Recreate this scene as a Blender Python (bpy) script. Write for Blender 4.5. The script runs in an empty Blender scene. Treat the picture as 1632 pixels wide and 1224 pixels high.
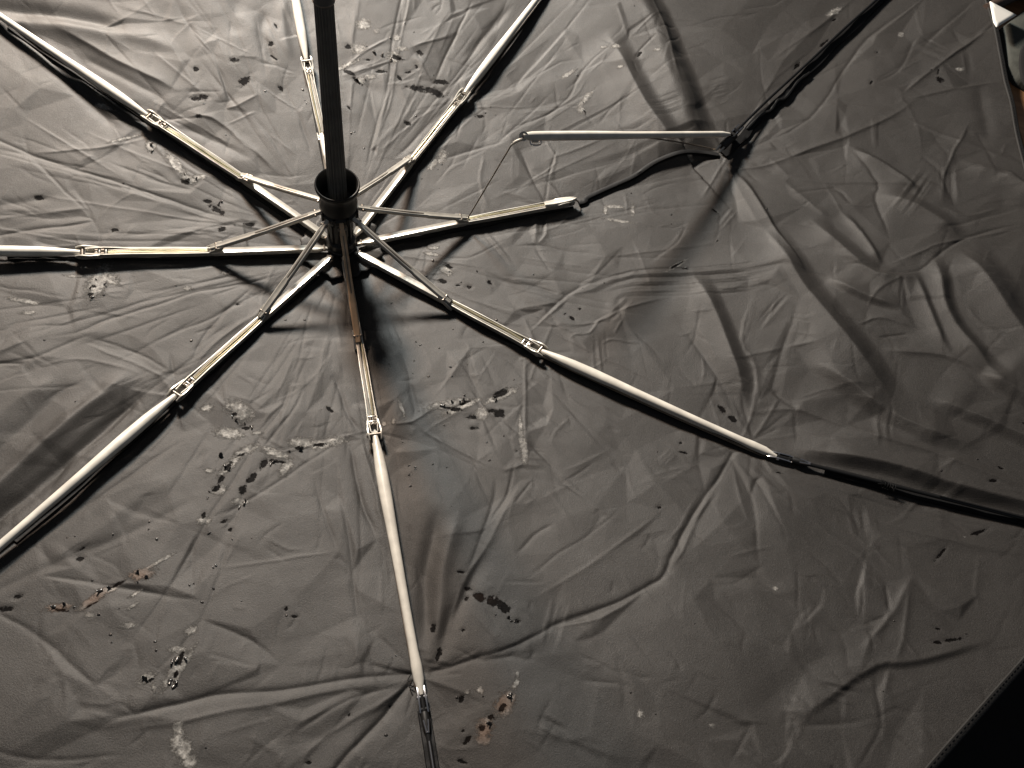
import bpy, bmesh, math, random
import numpy as np
from mathutils import Vector, Matrix

random.seed(7)
RNG = np.random.RandomState(11)
sc = bpy.context.scene
COL = sc.collection

# ------------------------------------------------------------------ camera
CAM_C = np.array([0.16013659, -0.37547421, 0.54575751])
CAM_R = np.array([0.95981399, 0.24599429, 0.13507002])
CAM_U = np.array([-0.28063696, 0.84133167, 0.46195662])
CAM_F = np.array([0.0, 0.48129807, -0.876557])
FPX = 1324.51
cd = bpy.data.cameras.new('camera')
cam = bpy.data.objects.new('camera', cd)
COL.objects.link(cam)
cd.sensor_fit = 'HORIZONTAL'
cd.sensor_width = 36.0
cd.lens = 36.0 * FPX / 1632.0
cd.clip_start = 0.01
cd.clip_end = 50
cam.matrix_world = Matrix(((CAM_R[0], CAM_U[0], -CAM_F[0], CAM_C[0]),
                           (CAM_R[1], CAM_U[1], -CAM_F[1], CAM_C[1]),
                           (CAM_R[2], CAM_U[2], -CAM_F[2], CAM_C[2]),
                           (0, 0, 0, 1)))
sc.camera = cam

# ------------------------------------------------------------------ light
w = bpy.data.worlds.new('World')
sc.world = w
w.use_nodes = True
bg = w.node_tree.nodes['Background']
bg.inputs[0].default_value = (0.80, 0.88, 1.0, 1)
bg.inputs[1].default_value = 0.08
sc.view_settings.view_transform = 'Standard'
sc.view_settings.look = 'None'
sc.view_settings.gamma = 1
sc.view_settings.exposure = 0.0


def lamp(name, az, el, dist, size, power, col):
    ld = bpy.data.lights.new(name, 'AREA')
    ld.shape = 'DISK'
    ld.size = size
    ld.energy = power
    ld.color = col
    o = bpy.data.objects.new(name, ld)
    COL.objects.link(o)
    a, e = math.radians(az), math.radians(el)
    p = Vector((math.cos(a) * math.cos(e), math.sin(a) * math.cos(e), math.sin(e))) * dist
    o.location = p
    o.rotation_euler = (-(p - Vector((0.12, -0.05, 0)))).to_track_quat('-Z', 'Y').to_euler()
    return o


lamp('cool_lamp', 121, 34, 0.88, 0.115, 13.2, (0.95, 1.0, 0.97))
lamp('warm_lamp', 128, 33, 0.88, 0.115, 14.8, (1.0, 0.76, 0.58))



# ------------------------------------------------------------------ mapping helpers
def un(x, y, z):
    v = CAM_F * FPX + CAM_R * (x - 816) - CAM_U * (y - 612)
    s = (z - CAM_C[2]) / v[2]
    return CAM_C + v * s


def zrod(r):
    return 0.2367 * r * r + 0.1018 * r


def unf(x, y, f):
    z = 0.02
    for _ in range(8):
        P = un(x, y, z)
        z = f(P)
    return un(x, y, z)


def un_rod(x, y):
    return unf(x, y, lambda P: zrod(math.hypot(P[0], P[1])))


# rib centre lines in the photograph
RIBPX = [
    [(549, 408), (573, 545), (597, 690), (672, 1108), (690, 1228), (700, 1300)],
    [(570, 404), (718, 483), (858, 557), (1238, 727), (1632, 832), (1700, 850)],
    [(572, 392), (745, 352), (915, 320), (1140, 243), (1180, 207), (1400, 0), (1480, -75)],
    [(566, 386), (655, 258), (738, 152), (862, -8), (1010, -200)],
    [(543, 384), (514, 215), (489, 100), (470, -6), (430, -200)],
    [(528, 388), (388, 285), (240, 187), (0, 27), (-160, -80)],
    [(526, 401), (335, 401), (135, 402), (0, 402), (-160, 400)],
    [(530, 412), (418, 507), (284, 626), (0, 872), (-160, 1010)],
]
RIB3 = [[un_rod(*p) for p in L] for L in RIBPX]
# angle of each rib as a function of radius
RIBA = []
for k, L in enumerate(RIB3):
    rr = [math.hypot(p[0], p[1]) for p in L[1:]]
    aa = [math.atan2(p[1], p[0]) for p in L[1:]]
    nom = -62.5 + 45 * k
    out = []
    for a in aa:
        a = math.degrees(a)
        while a < nom - 180: a += 360
        while a > nom + 180: a -= 360
        out.append(a)
    rr = np.array(rr); out = np.array(out)
    o = np.argsort(rr)
    RIBA.append((rr[o], out[o]))


def gap(r):
    return np.interp(r, [0, .03, .10, .18, .27, .34, .37, .6], [.0035, .004, .0045, .0065, .0062, .004, .003, .003])


def base_z(X, Y):
    X = np.asarray(X, float); Y = np.asarray(Y, float)
    R = np.hypot(X, Y) + 1e-9
    A = np.degrees(np.arctan2(Y, X))
    best = None
    angs = [np.interp(R, *RIBA[k]) for k in range(8)]
    Z = np.zeros_like(R)
    SEC = np.full(R.shape, -1, int)
    for k in range(8):
        a = angs[k]
        b = angs[(k + 1) % 8]
        da = (A - a) % 360
        db = (b - a) % 360
        m = da < db
        half = db / 2
        dl = da - half
        re = R * np.cos(np.radians(dl)) / np.cos(np.radians(half))
        re = R + (re - R) * 0.55
        z = zrod(re) - gap(R)
        Z = np.where(m, z, Z)
        SEC = np.where(m, k, SEC)
    return Z, SEC


def un_can(x, y):
    return unf(x, y, lambda P: float(base_z(P[0], P[1])[0]))


# ------------------------------------------------------------------ cloth height field
FX0, FX1, FY0, FY1, ST = -0.34, 0.56, -0.42, 0.47, 0.0009
fine_x = np.arange(FX0, FX1, ST)
fine_y = np.arange(FY0, FY1, ST)
xs = np.concatenate([np.arange(-0.70, FX0 - 0.004, 0.01), fine_x, np.arange(FX1 + 0.004, 0.74, 0.01)])
ys = np.concatenate([np.arange(-0.70, FY0 - 0.004, 0.01), fine_y, np.arange(FY1 + 0.004, 0.74, 0.01)])
NX, NY = len(xs), len(ys)
GX, GY = np.meshgrid(xs, ys)          # [iy, ix]
H, SEC = base_z(GX, GY)
HOLE = np.zeros_like(H)
PEEL = np.zeros_like(H)
BROWN = np.zeros_like(H)


def vnoise(scale, seed, stretch=1.0, ang=0.0):
    """smooth value noise over the grid; scale = feature size in metres"""
    rs = np.random.RandomState(seed)
    ca, sa = math.cos(ang), math.sin(ang)
    U = (GX * ca + GY * sa) / (scale * stretch) + 200
    V = (-GX * sa + GY * ca) / scale + 200
    T = rs.uniform(-1, 1, (512, 512))
    iu = np.floor(U).astype(int); iv = np.floor(V).astype(int)
    fu = U - iu; fv = V - iv
    fu = fu * fu * fu * (fu * (fu * 6 - 15) + 10); fv = fv * fv * fv * (fv * (fv * 6 - 15) + 10)
    a = T[iv % 512, iu % 512]; b = T[iv % 512, (iu + 1) % 512]
    c = T[(iv + 1) % 512, iu % 512]; d = T[(iv + 1) % 512, (iu + 1) % 512]
    return (a * (1 - fu) + b * fu) * (1 - fv) + (c * (1 - fu) + d * fu) * fv


WX = vnoise(0.03, 1) * 0.0009 + vnoise(0.011, 3) * 0.0004
WY = vnoise(0.03, 2) * 0.0009 + vnoise(0.011, 4) * 0.0004


def seg_field(pts, reach, warp=1.0, taper=0.5):
    """distance, sign (left +), arc fraction around a polyline, limited to its box"""
    P = np.array(pts)
    x0, y0 = P.min(0) - reach; x1, y1 = P.max(0) + reach
    i0, i1 = np.searchsorted(xs, x0), np.searchsorted(xs, x1)
    j0, j1 = np.searchsorted(ys, y0), np.searchsorted(ys, y1)
    if i1 <= i0 or j1 <= j0:
        return None
    sl = (slice(j0, j1), slice(i0, i1))
    X = GX[sl] + WX[sl] * warp; Y = GY[sl] + WY[sl] * warp
    D = np.full(X.shape, 9.0); S = np.ones(X.shape); T = np.zeros(X.shape)
    L = np.hypot(*(P[1:] - P[:-1]).T); tot = L.sum() + 1e-9; acc = 0
    for i in range(len(P) - 1):
        ax, ay = P[i]; bx, by = P[i + 1]
        dx, dy = bx - ax, by - ay
        l2 = dx * dx + dy * dy + 1e-12
        t = np.clip(((X - ax) * dx + (Y - ay) * dy) / l2, 0, 1)
        qx = X - ax - t * dx; qy = Y - ay - t * dy
        d = np.hypot(qx, qy)
        s = np.sign(dx * qy - dy * qx)
        m = d < D
        D = np.where(m, d, D); S = np.where(m, s, S)
        T = np.where(m, (acc + t * L[i]) / tot, T)
        acc += L[i]
    return sl, D, S, T


def smooth_pts(px, n=6):
    """Catmull-Rom through pixel points so folds curve"""
    if len(px) < 3:
        return px
    P = [np.array(p, float) for p in px]
    P = [2 * P[0] - P[1]] + P + [2 * P[-1] - P[-2]]
    out = []
    for i in range(1, len(P) - 2):
        for s in range(n):
            t = s / n
            a, b, c, d = P[i - 1], P[i], P[i + 1], P[i + 2]
            out.append(tuple(0.5 * (2 * b + (c - a) * t + (2 * a - 5 * b + 4 * c - d) * t * t + (3 * b - 3 * c + d - a) * t ** 3)))
    out.append(tuple(P[-2]))
    return out


CREASES = []


def fold(px, amp, wl, wr=None, kind='v', ends=(0, 0), warp=1.0):
    """a crease of the cloth: amp > 0 ridge, < 0 valley (mm); wl / wr = widths left and right (mm)"""
    if wr is None: wr = wl
    if kind == 'v':
        if abs(amp) < 1.3: amp *= .62; wl *= .48; wr *= .48
        elif abs(amp) < 2.2: amp *= .8; wl *= .6; wr *= .6
        if wl == wr: wl *= random.choice((.8, 2.6)); wr *= .8
        else: amp *= .75; wl *= .9; wr *= .9
    elif kind == 'g': amp *= .7
    pts = [un_can(x, y)[:2] for x, y in smooth_pts(px, 3)]
    if kind == 'v' and max(wl, wr) < 7: CREASES.append([un_can(x, y)[:2] for x, y in px])
    reach = max(wl, wr) * (3.2 if kind == 'g' else 6) * 0.001
    f = seg_field(pts, reach, warp)
    if f is None: return
    sl, D, S, T = f
    W = np.where(S > 0, wl, wr) * 0.001
    if kind == 'g':
        p = np.exp(-(D / W) ** 2)
    elif kind == 's':      # step: left side high, falling off slowly; sharp drop at the line over wr
        dd = D * S
        t = np.clip((dd + wr * 0.0005) / (wr * 0.001), 0, 1)
        p = t * t * (3 - 2 * t) * np.exp(-np.maximum(dd, 0) / (wl * 0.001))
        p = p * np.clip(T / .14, 0, 1)
    else:
        e = 0.0003
        p = np.exp(-(np.sqrt(D * D + e * e) - e) / W)
    lo = 1.0 if ends[0] else 0.0
    hi = 1.0 if ends[1] else 0.0
    tp = np.clip(np.minimum(T / 0.25 + lo, (1 - T) / 0.25 + hi), 0, 1)
    tp = tp * tp * (3 - 2 * tp)
    p = p * np.clip(1.02 - D / reach, 0, 1)
    H[sl] += amp * 0.001 * p * tp


def drop(px, amp, band, decay, ends=(0, 0)):
    """the cloth falls away from the lamp along this line: high on the lamp side, dropping over `band` mm"""
    a = un_can(*px[0])[:2]; b = un_can(*px[-1])[:2]
    d = b - a; left = np.array([-d[1], d[0]])
    L = np.array([-0.50, 0.60]) - (a + b) / 2
    p = list(px)
    if left @ L < 0: p = p[::-1]; ends = ends[::-1]
    pts = [un_can(x, y)[:2] for x, y in smooth_pts(p, 3)]
    reach = max(decay * 3.2, band * 2) * 0.001
    f = seg_field(pts, reach, .6)
    if f is None: return
    sl, D, S, T = f
    dd = D * S
    t = np.clip(dd / (band * 0.001) + .5, 0, 1)
    q_ = (.35 * t * t * (3 - 2 * t) + .65 * t ** 1.9) * np.exp(-np.maximum(dd - band * .0005, 0) / (decay * 0.001)) * np.clip(1.02 - D / reach, 0, 1)
    lo = 1.0 if ends[0] else 0.0
    hi = 1.0 if ends[1] else 0.0
    tp = np.clip(np.minimum(T / 0.3 + lo, (1 - T) / 0.3 + hi), 0, 1)
    tp = tp * tp * (3 - 2 * tp)
    H[sl] += amp * 0.001 * q_ * tp


# --- large sags and folds (photo pixels traced onto the cloth)
F = fold
# upper-left gore
F([(-30, 12), (110, 26), (210, 52)], -4.4, 9, 9, 'g', (1, 0))
F([(10, 34), (120, 48), (230, 62), (300, 92)], 2.2, 9, 8, 'g', (1, 0))
F([(75, 42), (120, 62), (200, 105), (292, 148)], 2.4, 9, 3.5)
F([(120, 85), (200, 125), (268, 163)], -1.3, 4, 4, 'g')
F([(185, 10), (260, 28), (310, 42)], 0.8, 5, 3)
F([(277, -5), (300, 37), (340, 85), (365, 158)], -0.55, 1.8)
F([(300, 37), (350, 62), (410, 92)], 0.45, 1.8)
F([(292, 147), (358, 146)], -0.5, 1.6)
F([(358, 172), (378, 168), (412, 150)], 0.5, 1.6)
F([(270, 188), (328, 186), (357, 199), (410, 243), (450, 285)], 1.8, 6, 2.6)
F([(357, 199), (410, 176)], 0.45, 1.6)
F([(270, 200), (330, 215), (410, 262)], -1.5, 5, 5, 'g')
F([(370, 20), (368, 90), (395, 130)], -0.4, 2)
F([(385, -10), (372, 30), (380, 60)], -1.0, 8, 8, 'g', (1, 0))
# left of the upper-left rib
F([(30, 45), (120, 140), (195, 215)], -1.9, 5, 5, 'g', (1, 0))
F([(60, 58), (135, 135), (205, 210)], 1.2, 4, 4, 'g')
F([(-20, 215), (45, 243), (80, 255), (140, 275), (220, 300), (330, 338), (400, 352)], -1.25, 3.0, 2.2, 'v', (1, 0))
F([(-20, 240), (50, 258), (140, 285), (260, 322)], -0.7, 3.0, 2.2, 'v', (1, 0))
F([(45, 243), (100, 241), (160, 235), (240, 216)], 0.7, 1.6)
F([(45, 243), (105, 305), (150, 352), (163, 395)], -0.6, 1.6)
F([(118, 300), (150, 350)], -0.5, 1.6)
F([(150, 351), (190, 318), (225, 305)], 0.4, 1.6)
F([(120, 268), (165, 245)], 0.4, 1.5)
F([(-20, 378), (80, 362), (150, 352)], -1.4, 3.4, 2.4, 'v', (1, 0))
F([(-20, 352), (90, 336), (150, 330)], 0.9, 4, 3, 'v', (1, 0))
F([(-20, 330), (90, 312)], -0.9, 4, 4, 'g', (1, 0))
F([(160, 378), (230, 371), (330, 362), (410, 350)], -0.6, 2.4)
F([(235, 215), (262, 250), (300, 300)], 0.7, 3, 3)
F([(245, 222), (330, 285)], -0.6, 2.5)
# gore between left and lower-left ribs
F([(45, 542), (120, 530), (180, 505), (260, 485), (320, 465), (410, 448), (470, 428)], -1.2, 2.6, 2.2)
F([(-20, 582), (60, 568), (110, 545), (150, 530)], -1.0, 2.4, 2.2, 'v', (1, 0))
F([(-20, 567), (45, 542)], 0.5, 2, 2, 'v', (1, 0))
F([(130, 545), (200, 575), (282, 608)], 0.8, 1.8, 1.4)
F([(135, 535), (210, 560), (285, 598)], -0.5, 1.6)
F([(35, 590), (120, 572), (182, 583), (230, 600)], 0.7, 3, 2)
F([(-10, 579), (38, 579)], -1.2, 1.5, 1.2, 'v', (1, 0))
F([(40, 590), (-10, 615)], -0.5, 2)
F([(-20, 628), (60, 620), (140, 612)], -0.5, 2.5, 2, 'v', (1, 0))
F([(410, 452), (365, 490), (330, 530), (300, 585)], -0.8, 2.4, 2.4)
F([(400, 470), (340, 505), (290, 525), (240, 550)], -0.5, 2.0)
F([(395, 505), (330, 560), (305, 590)], 0.7, 2.4)
F([(-20, 455), (90, 472), (110, 480)], -0.6, 3, 2, 'v', (1, 0))
F([(-30, 800), (80, 700), (150, 640), (215, 585)], 4.8, 7, 7, 'g', (1, 0), .5)
F([(-30, 845), (100, 742), (180, 668), (240, 610)], -4.8, 6, 6, 'g', (1, 0), .5)
F([(-30, 740), (60, 660), (120, 605)], -2.2, 7, 7, 'g', (1, 0), .5)
F([(0, 830), (100, 742), (170, 690), (235, 625)], 0.9, 3, 2, 'v', (1, 0))
F([(-30, 690), (30, 640), (90, 600)], 1.2, 6, 6, 'g', (1, 0))
# below the lower-left rib
F([(320, 690), (260, 722), (160, 792), (60, 860), (-20, 930)], -1.3, 3, 4, 'v', (0, 1))
F([(300, 745), (200, 810), (110, 880), (30, 935)], 1.6, 8, 8, 'g')
F([(330, 790), (200, 850), (60, 912), (-20, 945)], -0.8, 4, 4, 'g', (0, 1))
F([(480, 560), (455, 640), (400, 720), (335, 825), (270, 935), (215, 1015), (160, 1092)], -0.95, 2.2, 2.0)
F([(420, 700), (392, 775), (360, 870), (335, 960), (300, 1020), (255, 1065), (195, 1115)], -0.8, 2.0, 2.2)
F([(485, 612), (462, 660), (410, 728)], -0.8, 1.8, 1.8)
F([(408, 656), (488, 613), (530, 560)], 0.5, 1.8)
F([(325, 610), (362, 650), (405, 690)], 0.6, 1.6)
F([(60, 918), (160, 930), (320, 957)], -0.6, 2.4, 2)
F([(340, 905), (430, 895), (540, 878)], 0.4, 1.8)
F([(-20, 970), (60, 1015), (150, 1092), (190, 1120)], -0.6, 3, 3, 'v', (1, 0))
F([(320, 985), (400, 1020), (450, 1060)], -0.6, 2)
F([(320, 1040), (410, 1066)], -0.6, 1.6)
F([(110, 1150), (200, 1140), (300, 1118), (410, 1103), (560, 1084), (668, 1074)], -1.8, 3.6, 2.6, 'v', (0, 1))
F([(150, 1165), (290, 1150), (420, 1122), (560, 1098), (650, 1088)], 0.9, 3, 3)
F([(-20, 1192), (60, 1210), (210, 1205)], -0.6, 2.4, 2.4, 'v', (1, 0))
F([(190, 1118), (218, 1138)], -0.6, 1.6)
F([(380, 1224), (430, 1180), (480, 1150)], -0.5, 2.5, 2.5)
F([(662, 1082), (620, 1130), (560, 1198), (525, 1245)], -2.1, 3.0, 2.4, 'v', (1, 1))
F([(655, 1090), (560, 1115), (462, 1172)], -1.1, 3.2, 3.2)
F([(650, 1095), (520, 1175), (460, 1245)], 0.9, 5, 4)
# bottom rib, left side drapes
F([(595, 688), (560, 692), (500, 730), (410, 788), (330, 840)], -0.9, 2.0, 1.8)
F([(425, 728), (500, 708), (592, 684)], 0.8, 1.8)
F([(528, 590), (556, 665), (575, 692)], -1.7, 4, 3)
F([(500, 752), (515, 812), (542, 890)], -0.9, 3.2)
F([(538, 735), (550, 815), (562, 910), (575, 1010)], -0.9, 2.4)
F([(556, 702), (572, 780), (600, 860)], -1.3, 3.4)
F([(575, 700), (598, 780), (612, 850)], 1.2, 3.5, 3.5)
F([(545, 900), (560, 960), (575, 1075)], 0.9, 8, 8, 'g')
F([(470, 560), (445, 620), (430, 660)], 0.4, 2)
F([(500, 470), (482, 550), (462, 610)], -0.6, 2)
F([(410, 690), (490, 735), (500, 755)], 0.35, 1.6)
# right of the bottom rib
F([(606, 676), (655, 673), (708, 642), (742, 634)], 0.9, 1.8, 1.3)
F([(640, 560), (655, 612), (664, 650), (655, 672)], -0.9, 2.5, 2)
F([(655, 676), (690, 695), (760, 735), (797, 753)], 0.8, 1.8, 1.4)
F([(700, 715), (760, 748)], -0.5, 1.6)
F([(797, 753), (838, 738)], 0.5, 1.5)
F([(790, 754), (785, 800), (768, 850), (745, 918)], -0.8, 2.2, 2.2)
F([(712, 560), (748, 600), (768, 655), (800, 748)], -0.6, 1.6)
F([(748, 555), (816, 550), (850, 556)], -0.45, 1.5)
F([(722, 542), (746, 556), (712, 604), (690, 640)], 0.45, 1.5)
F([(745, 556), (757, 600)], -0.5, 1.4)
F([(828, 765), (800, 820), (770, 880), (735, 940), (705, 1040)], 1.5, 5, 4)
F([(820, 730), (806, 790), (770, 845)], -0.8, 2.2)
F([(700, 800), (684, 880), (676, 950), (680, 1050)], -2.6, 6, 6, 'g')
F([(735, 800), (712, 880), (700, 960), (694, 1060)], 2.2, 6, 6, 'g')
F([(780, 870), (745, 940), (712, 1000), (694, 1062)], -2.4, 6, 5, 'g')
F([(836, 560), (837, 640), (835, 742)], 1.1, 2.2, 1.3)
F([(848, 762), (816, 805)], -0.7, 1.5)
F([(886, 830), (852, 852), (820, 886)], -0.9, 2.6, 1.6)
F([(1000, 800), (940, 850), (890, 880), (830, 930)], -0.45, 2)
F([(1060, 812), (960, 885), (900, 925), (840, 960)], 0.5, 2.2)
F([(1000, 740), (900, 775), (850, 800)], 0.3, 2)
F([(1168, 722), (1140, 770), (1100, 832), (1078, 872), (1060, 915), (1038, 932), (970, 966), (900, 990), (845, 1016), (780, 1042), (690, 1070)], -1.9, 3.6, 2.4, 'v', (1, 1))
F([(1150, 770), (1112, 830), (1085, 885), (1062, 918)], 0.9, 1.6, 2.6)
F([(1062, 918), (960, 985), (880, 1000), (760, 1050), (690, 1072)], 0.8, 2, 3)
F([(848, 1016), (846, 1048), (816, 1044), (770, 1052)], -0.5, 1.6)
F([(1172, 735), (1195, 790), (1206, 850), (1210, 900)], -0.8, 2, 2.8)
F([(1168, 735), (1180, 800), (1198, 840)], 0.5, 1.8)
F([(1150, 728), (1100, 745), (1060, 770)], 0.3, 1.8)
F([(910, 1040), (960, 1060), (1010, 1092)], -0.5, 2)
F([(930, 1085), (990, 1092)], -0.4, 1.6)
F([(1120, 980), (1150, 1022)], -0.4, 1.6)
F([(1192, 1160), (1165, 1212)], -0.7, 2)
F([(816, 1160), (900, 1180), (1020, 1215)], 0.5, 5)
F([(1050, 1130), (1120, 1180), (1160, 1230)], 0.4, 4)
# lower right gore, big folds
F([(1455, 915), (1418, 980), (1386, 1018), (1370, 1060)], 1.3, 3, 3)
F([(1448, 930), (1441, 1000), (1426, 1062)], 0.9, 3, 1.6)
F([(1416, 980), (1374, 996)], -1.0, 1.8)
F([(1412, 930), (1416, 975)], -0.9, 1.6)
F([(1376, 925), (1369, 992)], -0.8, 1.5)
F([(1384, 1010), (1390, 1035)], -0.6, 1.4)
F([(1398, 1068), (1397, 1100), (1404, 1160), (1360, 1226)], -0.9, 1.8, 1.5)
F([(1418, 1066), (1408, 1110)], 0.7, 1.6)
F([(1265, 1158), (1340, 1155), (1392, 1150)], -0.7, 1.8)
F([(1348, 1110), (1345, 1150)], 0.4, 1.5)
F([(1275, 998), (1306, 960)], -0.7, 1.5)
F([(1435, 1010), (1465, 1052)], 0.6, 1.6)
F([(1430, 1170), (1470, 1200)], -0.7, 2.2)
F([(1500, 930), (1640, 985)], 0.5, 7, 7, 'g')
F([(1340, 1020), (1260, 1090), (1190, 1130)], -0.9, 9, 9, 'g')
F([(1240, 925), (1300, 1000)], 0.6, 9, 9, 'g')
# just under the right-down tip wire
F([(1215, 758), (1300, 800), (1400, 830), (1500, 858), (1650, 886)], 0.6, 2.6)
F([(1222, 775), (1320, 850), (1380, 890)], 0.4, 2.6)
F([(1240, 758), (1350, 790), (1500, 825), (1650, 852)], -0.7, 3)
F([(1205, 765), (1245, 840), (1255, 880)], -0.4, 2.4)
# gore right: between the right-down rib and the broken one
F([(1180, 660), (1260, 652), (1310, 668), (1400, 698), (1490, 725), (1660, 795)], 1.7, 6, 4, 'v', (0, 1))
F([(1260, 680), (1320, 700), (1420, 725)], 0.8, 5, 3)
F([(1260, 640), (1340, 618), (1400, 620)], 0.5, 1.8)
F([(1230, 620), (1270, 655)], -1.2, 2.4)
F([(1200, 470), (1180, 540), (1205, 590), (1198, 665), (1160, 735)], 0.8, 2.2)
F([(1270, 480), (1245, 560), (1210, 640), (1195, 680)], -0.6, 2)
F([(1150, 578), (1230, 560), (1300, 548)], 0.5, 1.8)
F([(1255, 510), (1290, 518)], -0.6, 1.6)
# valley and step at the broken joint
F([(1136, 240), (1108, 190), (1083, 120), (1062, 60), (1032, 0), (1016, -40)], 15, 50, 26, 's', (1, 1), 1.6)
drop([(975, 50), (1005, 110), (1035, 170), (1075, 228)], 6, 15, 32, (0, 1))
F([(1028, -20), (1045, 30), (1062, 80), (1080, 150)], 1.6, 4, 2.4, 'v', (1, 0))
F([(1085, 520), (1140, 600), (1180, 670)], -1.2, 5, 5)
F([(1350, 230), (1398, 292), (1395, 320), (1420, 385)], -1.0, 2.0)
F([(1330, 432), (1352, 424), (1410, 436), (1462, 434), (1500, 402), (1545, 378), (1650, 352)], -1.7, 2.6, 2.2)
F([(1400, 430), (1470, 400), (1500, 388), (1650, 362)], 1.0, 2)
F([(1360, 520), (1405, 508), (1460, 528)], 1.3, 3, 2)
F([(1395, 540), (1450, 535)], -1.0, 2)
F([(1398, 556), (1460, 564), (1512, 575), (1560, 600), (1612, 640)], 2.3, 6, 3)
F([(1380, 500), (1395, 470), (1440, 440)], 0.8, 2)
F([(1432, 440), (1435, 500)], -0.7, 2)
F([(1640, 560), (1560, 520), (1530, 480)], 0.7, 4)
for a_ in [([(1493, 392), (1502, 440), (1515, 500), (1560, 560), (1612, 622)], 3.4, 9, 16),
           ([(1545, 385), (1585, 440), (1625, 500), (1665, 550)], 6.0, 20, 30, (0, 1)),
           ([(1455, 430), (1478, 490), (1500, 540), (1518, 575)], 1.5, 4, 9),
           ([(1400, 300), (1450, 318), (1500, 345), (1548, 380)], 3.2, 11, 20),
           ([(1300, 335), (1340, 380), (1400, 432), (1480, 436)], 3.2, 12, 18),
           ([(1345, 334), (1378, 372), (1412, 430)], 1.6, 4, 6),
           ([(1352, 230), (1400, 256), (1440, 282), (1476, 312)], 2.2, 4.5, 16),
           ([(1310, 442), (1370, 476), (1440, 500)], 1.8, 5, 12),
           ([(1270, 575), (1324, 612), (1380, 655), (1460, 697), (1570, 730)], 3.2, 11, 26),
           ([(1470, 640), (1560, 678), (1660, 722)], 2.4, 8, 22, (0, 1)),
           ([(1550, 600), (1600, 632), (1660, 660)], 3.0, 10, 22, (0, 1)),
           ([(1225, 345), (1274, 425), (1330, 500), (1390, 575), (1450, 650)], 5.2, 17, 42),
           ([(1168, 262), (1200, 306), (1240, 370), (1290, 445)], 2.2, 4, 12),
           ([(1105, 420), (1140, 480), (1170, 550), (1192, 610), (1196, 665)], 3.0, 11, 22),
           ([(1248, 722), (1340, 738), (1430, 756), (1520, 786), (1660, 822)], 3.4, 9, 26, (0, 1)),
           ([(1262, 1160), (1330, 1112), (1400, 1066), (1440, 1064), (1500, 1050), (1610, 1018)], 1.0, 4, 14),
           ([(1600, 270), (1640, 300)], 1.5, 4, 9, (0, 1)), ([(1535, 262), (1580, 270), (1640, 300)], 1.4, 4, 9, (0, 1))]:
    drop(a_[0], a_[1] * 1.65, *a_[2:])
# far right gore half
F([(1180, 268), (1224, 262), (1290, 238), (1352, 216), (1420, 186), (1472, 150)], 1.7, 6, 3, 'v', (1, 0))
F([(1175, 272), (1260, 250), (1352, 232)], -0.8, 2.5)
F([(1180, 262), (1190, 240), (1290, 190), (1345, 110), (1385, 60), (1475, -5)], -0.9, 3.2)
F([(1300, 172), (1350, 168), (1420, 172)], 0.5, 2)
F([(1392, 137), (1432, 112), (1455, 70), (1470, 55)], -1.0, 2.4)
F([(1465, 82), (1505, 45), (1562, -5)], -1.1, 2.4)
F([(1430, 158), (1500, 100), (1560, 57), (1585, 30)], 1.5, 4, 2)
F([(1545, 62), (1588, 40)], -0.9, 2.2)
F([(1438, 160), (1520, 145), (1604, 128)], 1.3, 3, 2)
F([(1430, 180), (1500, 214), (1570, 240), (1650, 268)], 1.1, 4, 3)
F([(1545, 196), (1520, 240), (1500, 295)], 1.0, 1.8)
F([(1525, 258), (1580, 268), (1630, 296)], 2.0, 3, 2.4)
F([(1540, 210), (1600, 210)], 0.6, 2)
F([(1560, 130), (1570, 190), (1580, 230)], -1.5, 6, 6, 'g')
F([(1470, 250), (1500, 280), (1520, 330)], -0.9, 2.4)
F([(1225, 250), (1260, 280)], 0.6, 2)
F([(1230, 275), (1310, 290), (1400, 292), (1500, 305)], 0.8, 3)
F([(1260, 310), (1330, 300), (1360, 330)], -0.9, 2.5)
F([(1250, 290), (1300, 330), (1330, 350)], 1.0, 3)
F([(1224, 98), (1290, 55), (1335, 18), (1380, -20)], 0.8, 3)
F([(1200, 180), (1230, 130), (1300, 75)], 0.4, 2)
F([(1600, 330), (1540, 345), (1500, 330)], 0.7, 2)
F([(1490, 370), (1560, 350), (1640, 330)], -0.8, 2)
# gore between upper-right and broken rib
F([(816, 205), (870, 185), (910, 165)], -0.7, 2)
F([(825, 300), (885, 262), (872, 225), (880, 190)], 0.6, 1.6)
F([(800, 180), (880, 175), (960, 172)], -0.4, 1.5)
F([(850, 200), (905, 160), (925, 120), (1000, 60)], -0.5, 2)
F([(1008, 108), (1018, 90), (1042, 68)], -0.8, 1.6)
F([(1005, 110), (1013, 128)], -0.7, 1.5)
F([(980, 20), (998, 72)], 0.5, 1.5)
F([(1000, 70), (1060, 20)], 0.5, 1.6)
F([(1040, 60), (1080, 40)], -0.8, 1.5)
F([(1055, 85), (1085, 55)], -0.8, 1.5)
F([(820, 140), (900, 50), (910, 20)], 0.35, 2.4)
F([(740, 130), (770, 175), (720, 200)], -0.4, 2)
F([(700, 185), (760, 172), (860, 171)], 0.4, 1.6)
F([(690, 240), (730, 210), (735, 180)], -0.7, 2.4)
F([(770, 240), (765, 290), (780, 340)], 0.6, 1.6)
F([(700, 255), (770, 235), (812, 225)], -0.5, 1.8)
F([(830, 240), (850, 290), (870, 330), (860, 380)], -0.7, 1.8)
F([(890, 230), (872, 290), (868, 340)], -0.6, 1.8)
F([(845, 270), (880, 300), (900, 330)], 0.8, 3)
F([(820, 320), (850, 345), (852, 388)], 0.9, 2)
F([(870, 345), (868, 372), (856, 390)], 0.9, 2)
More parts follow.
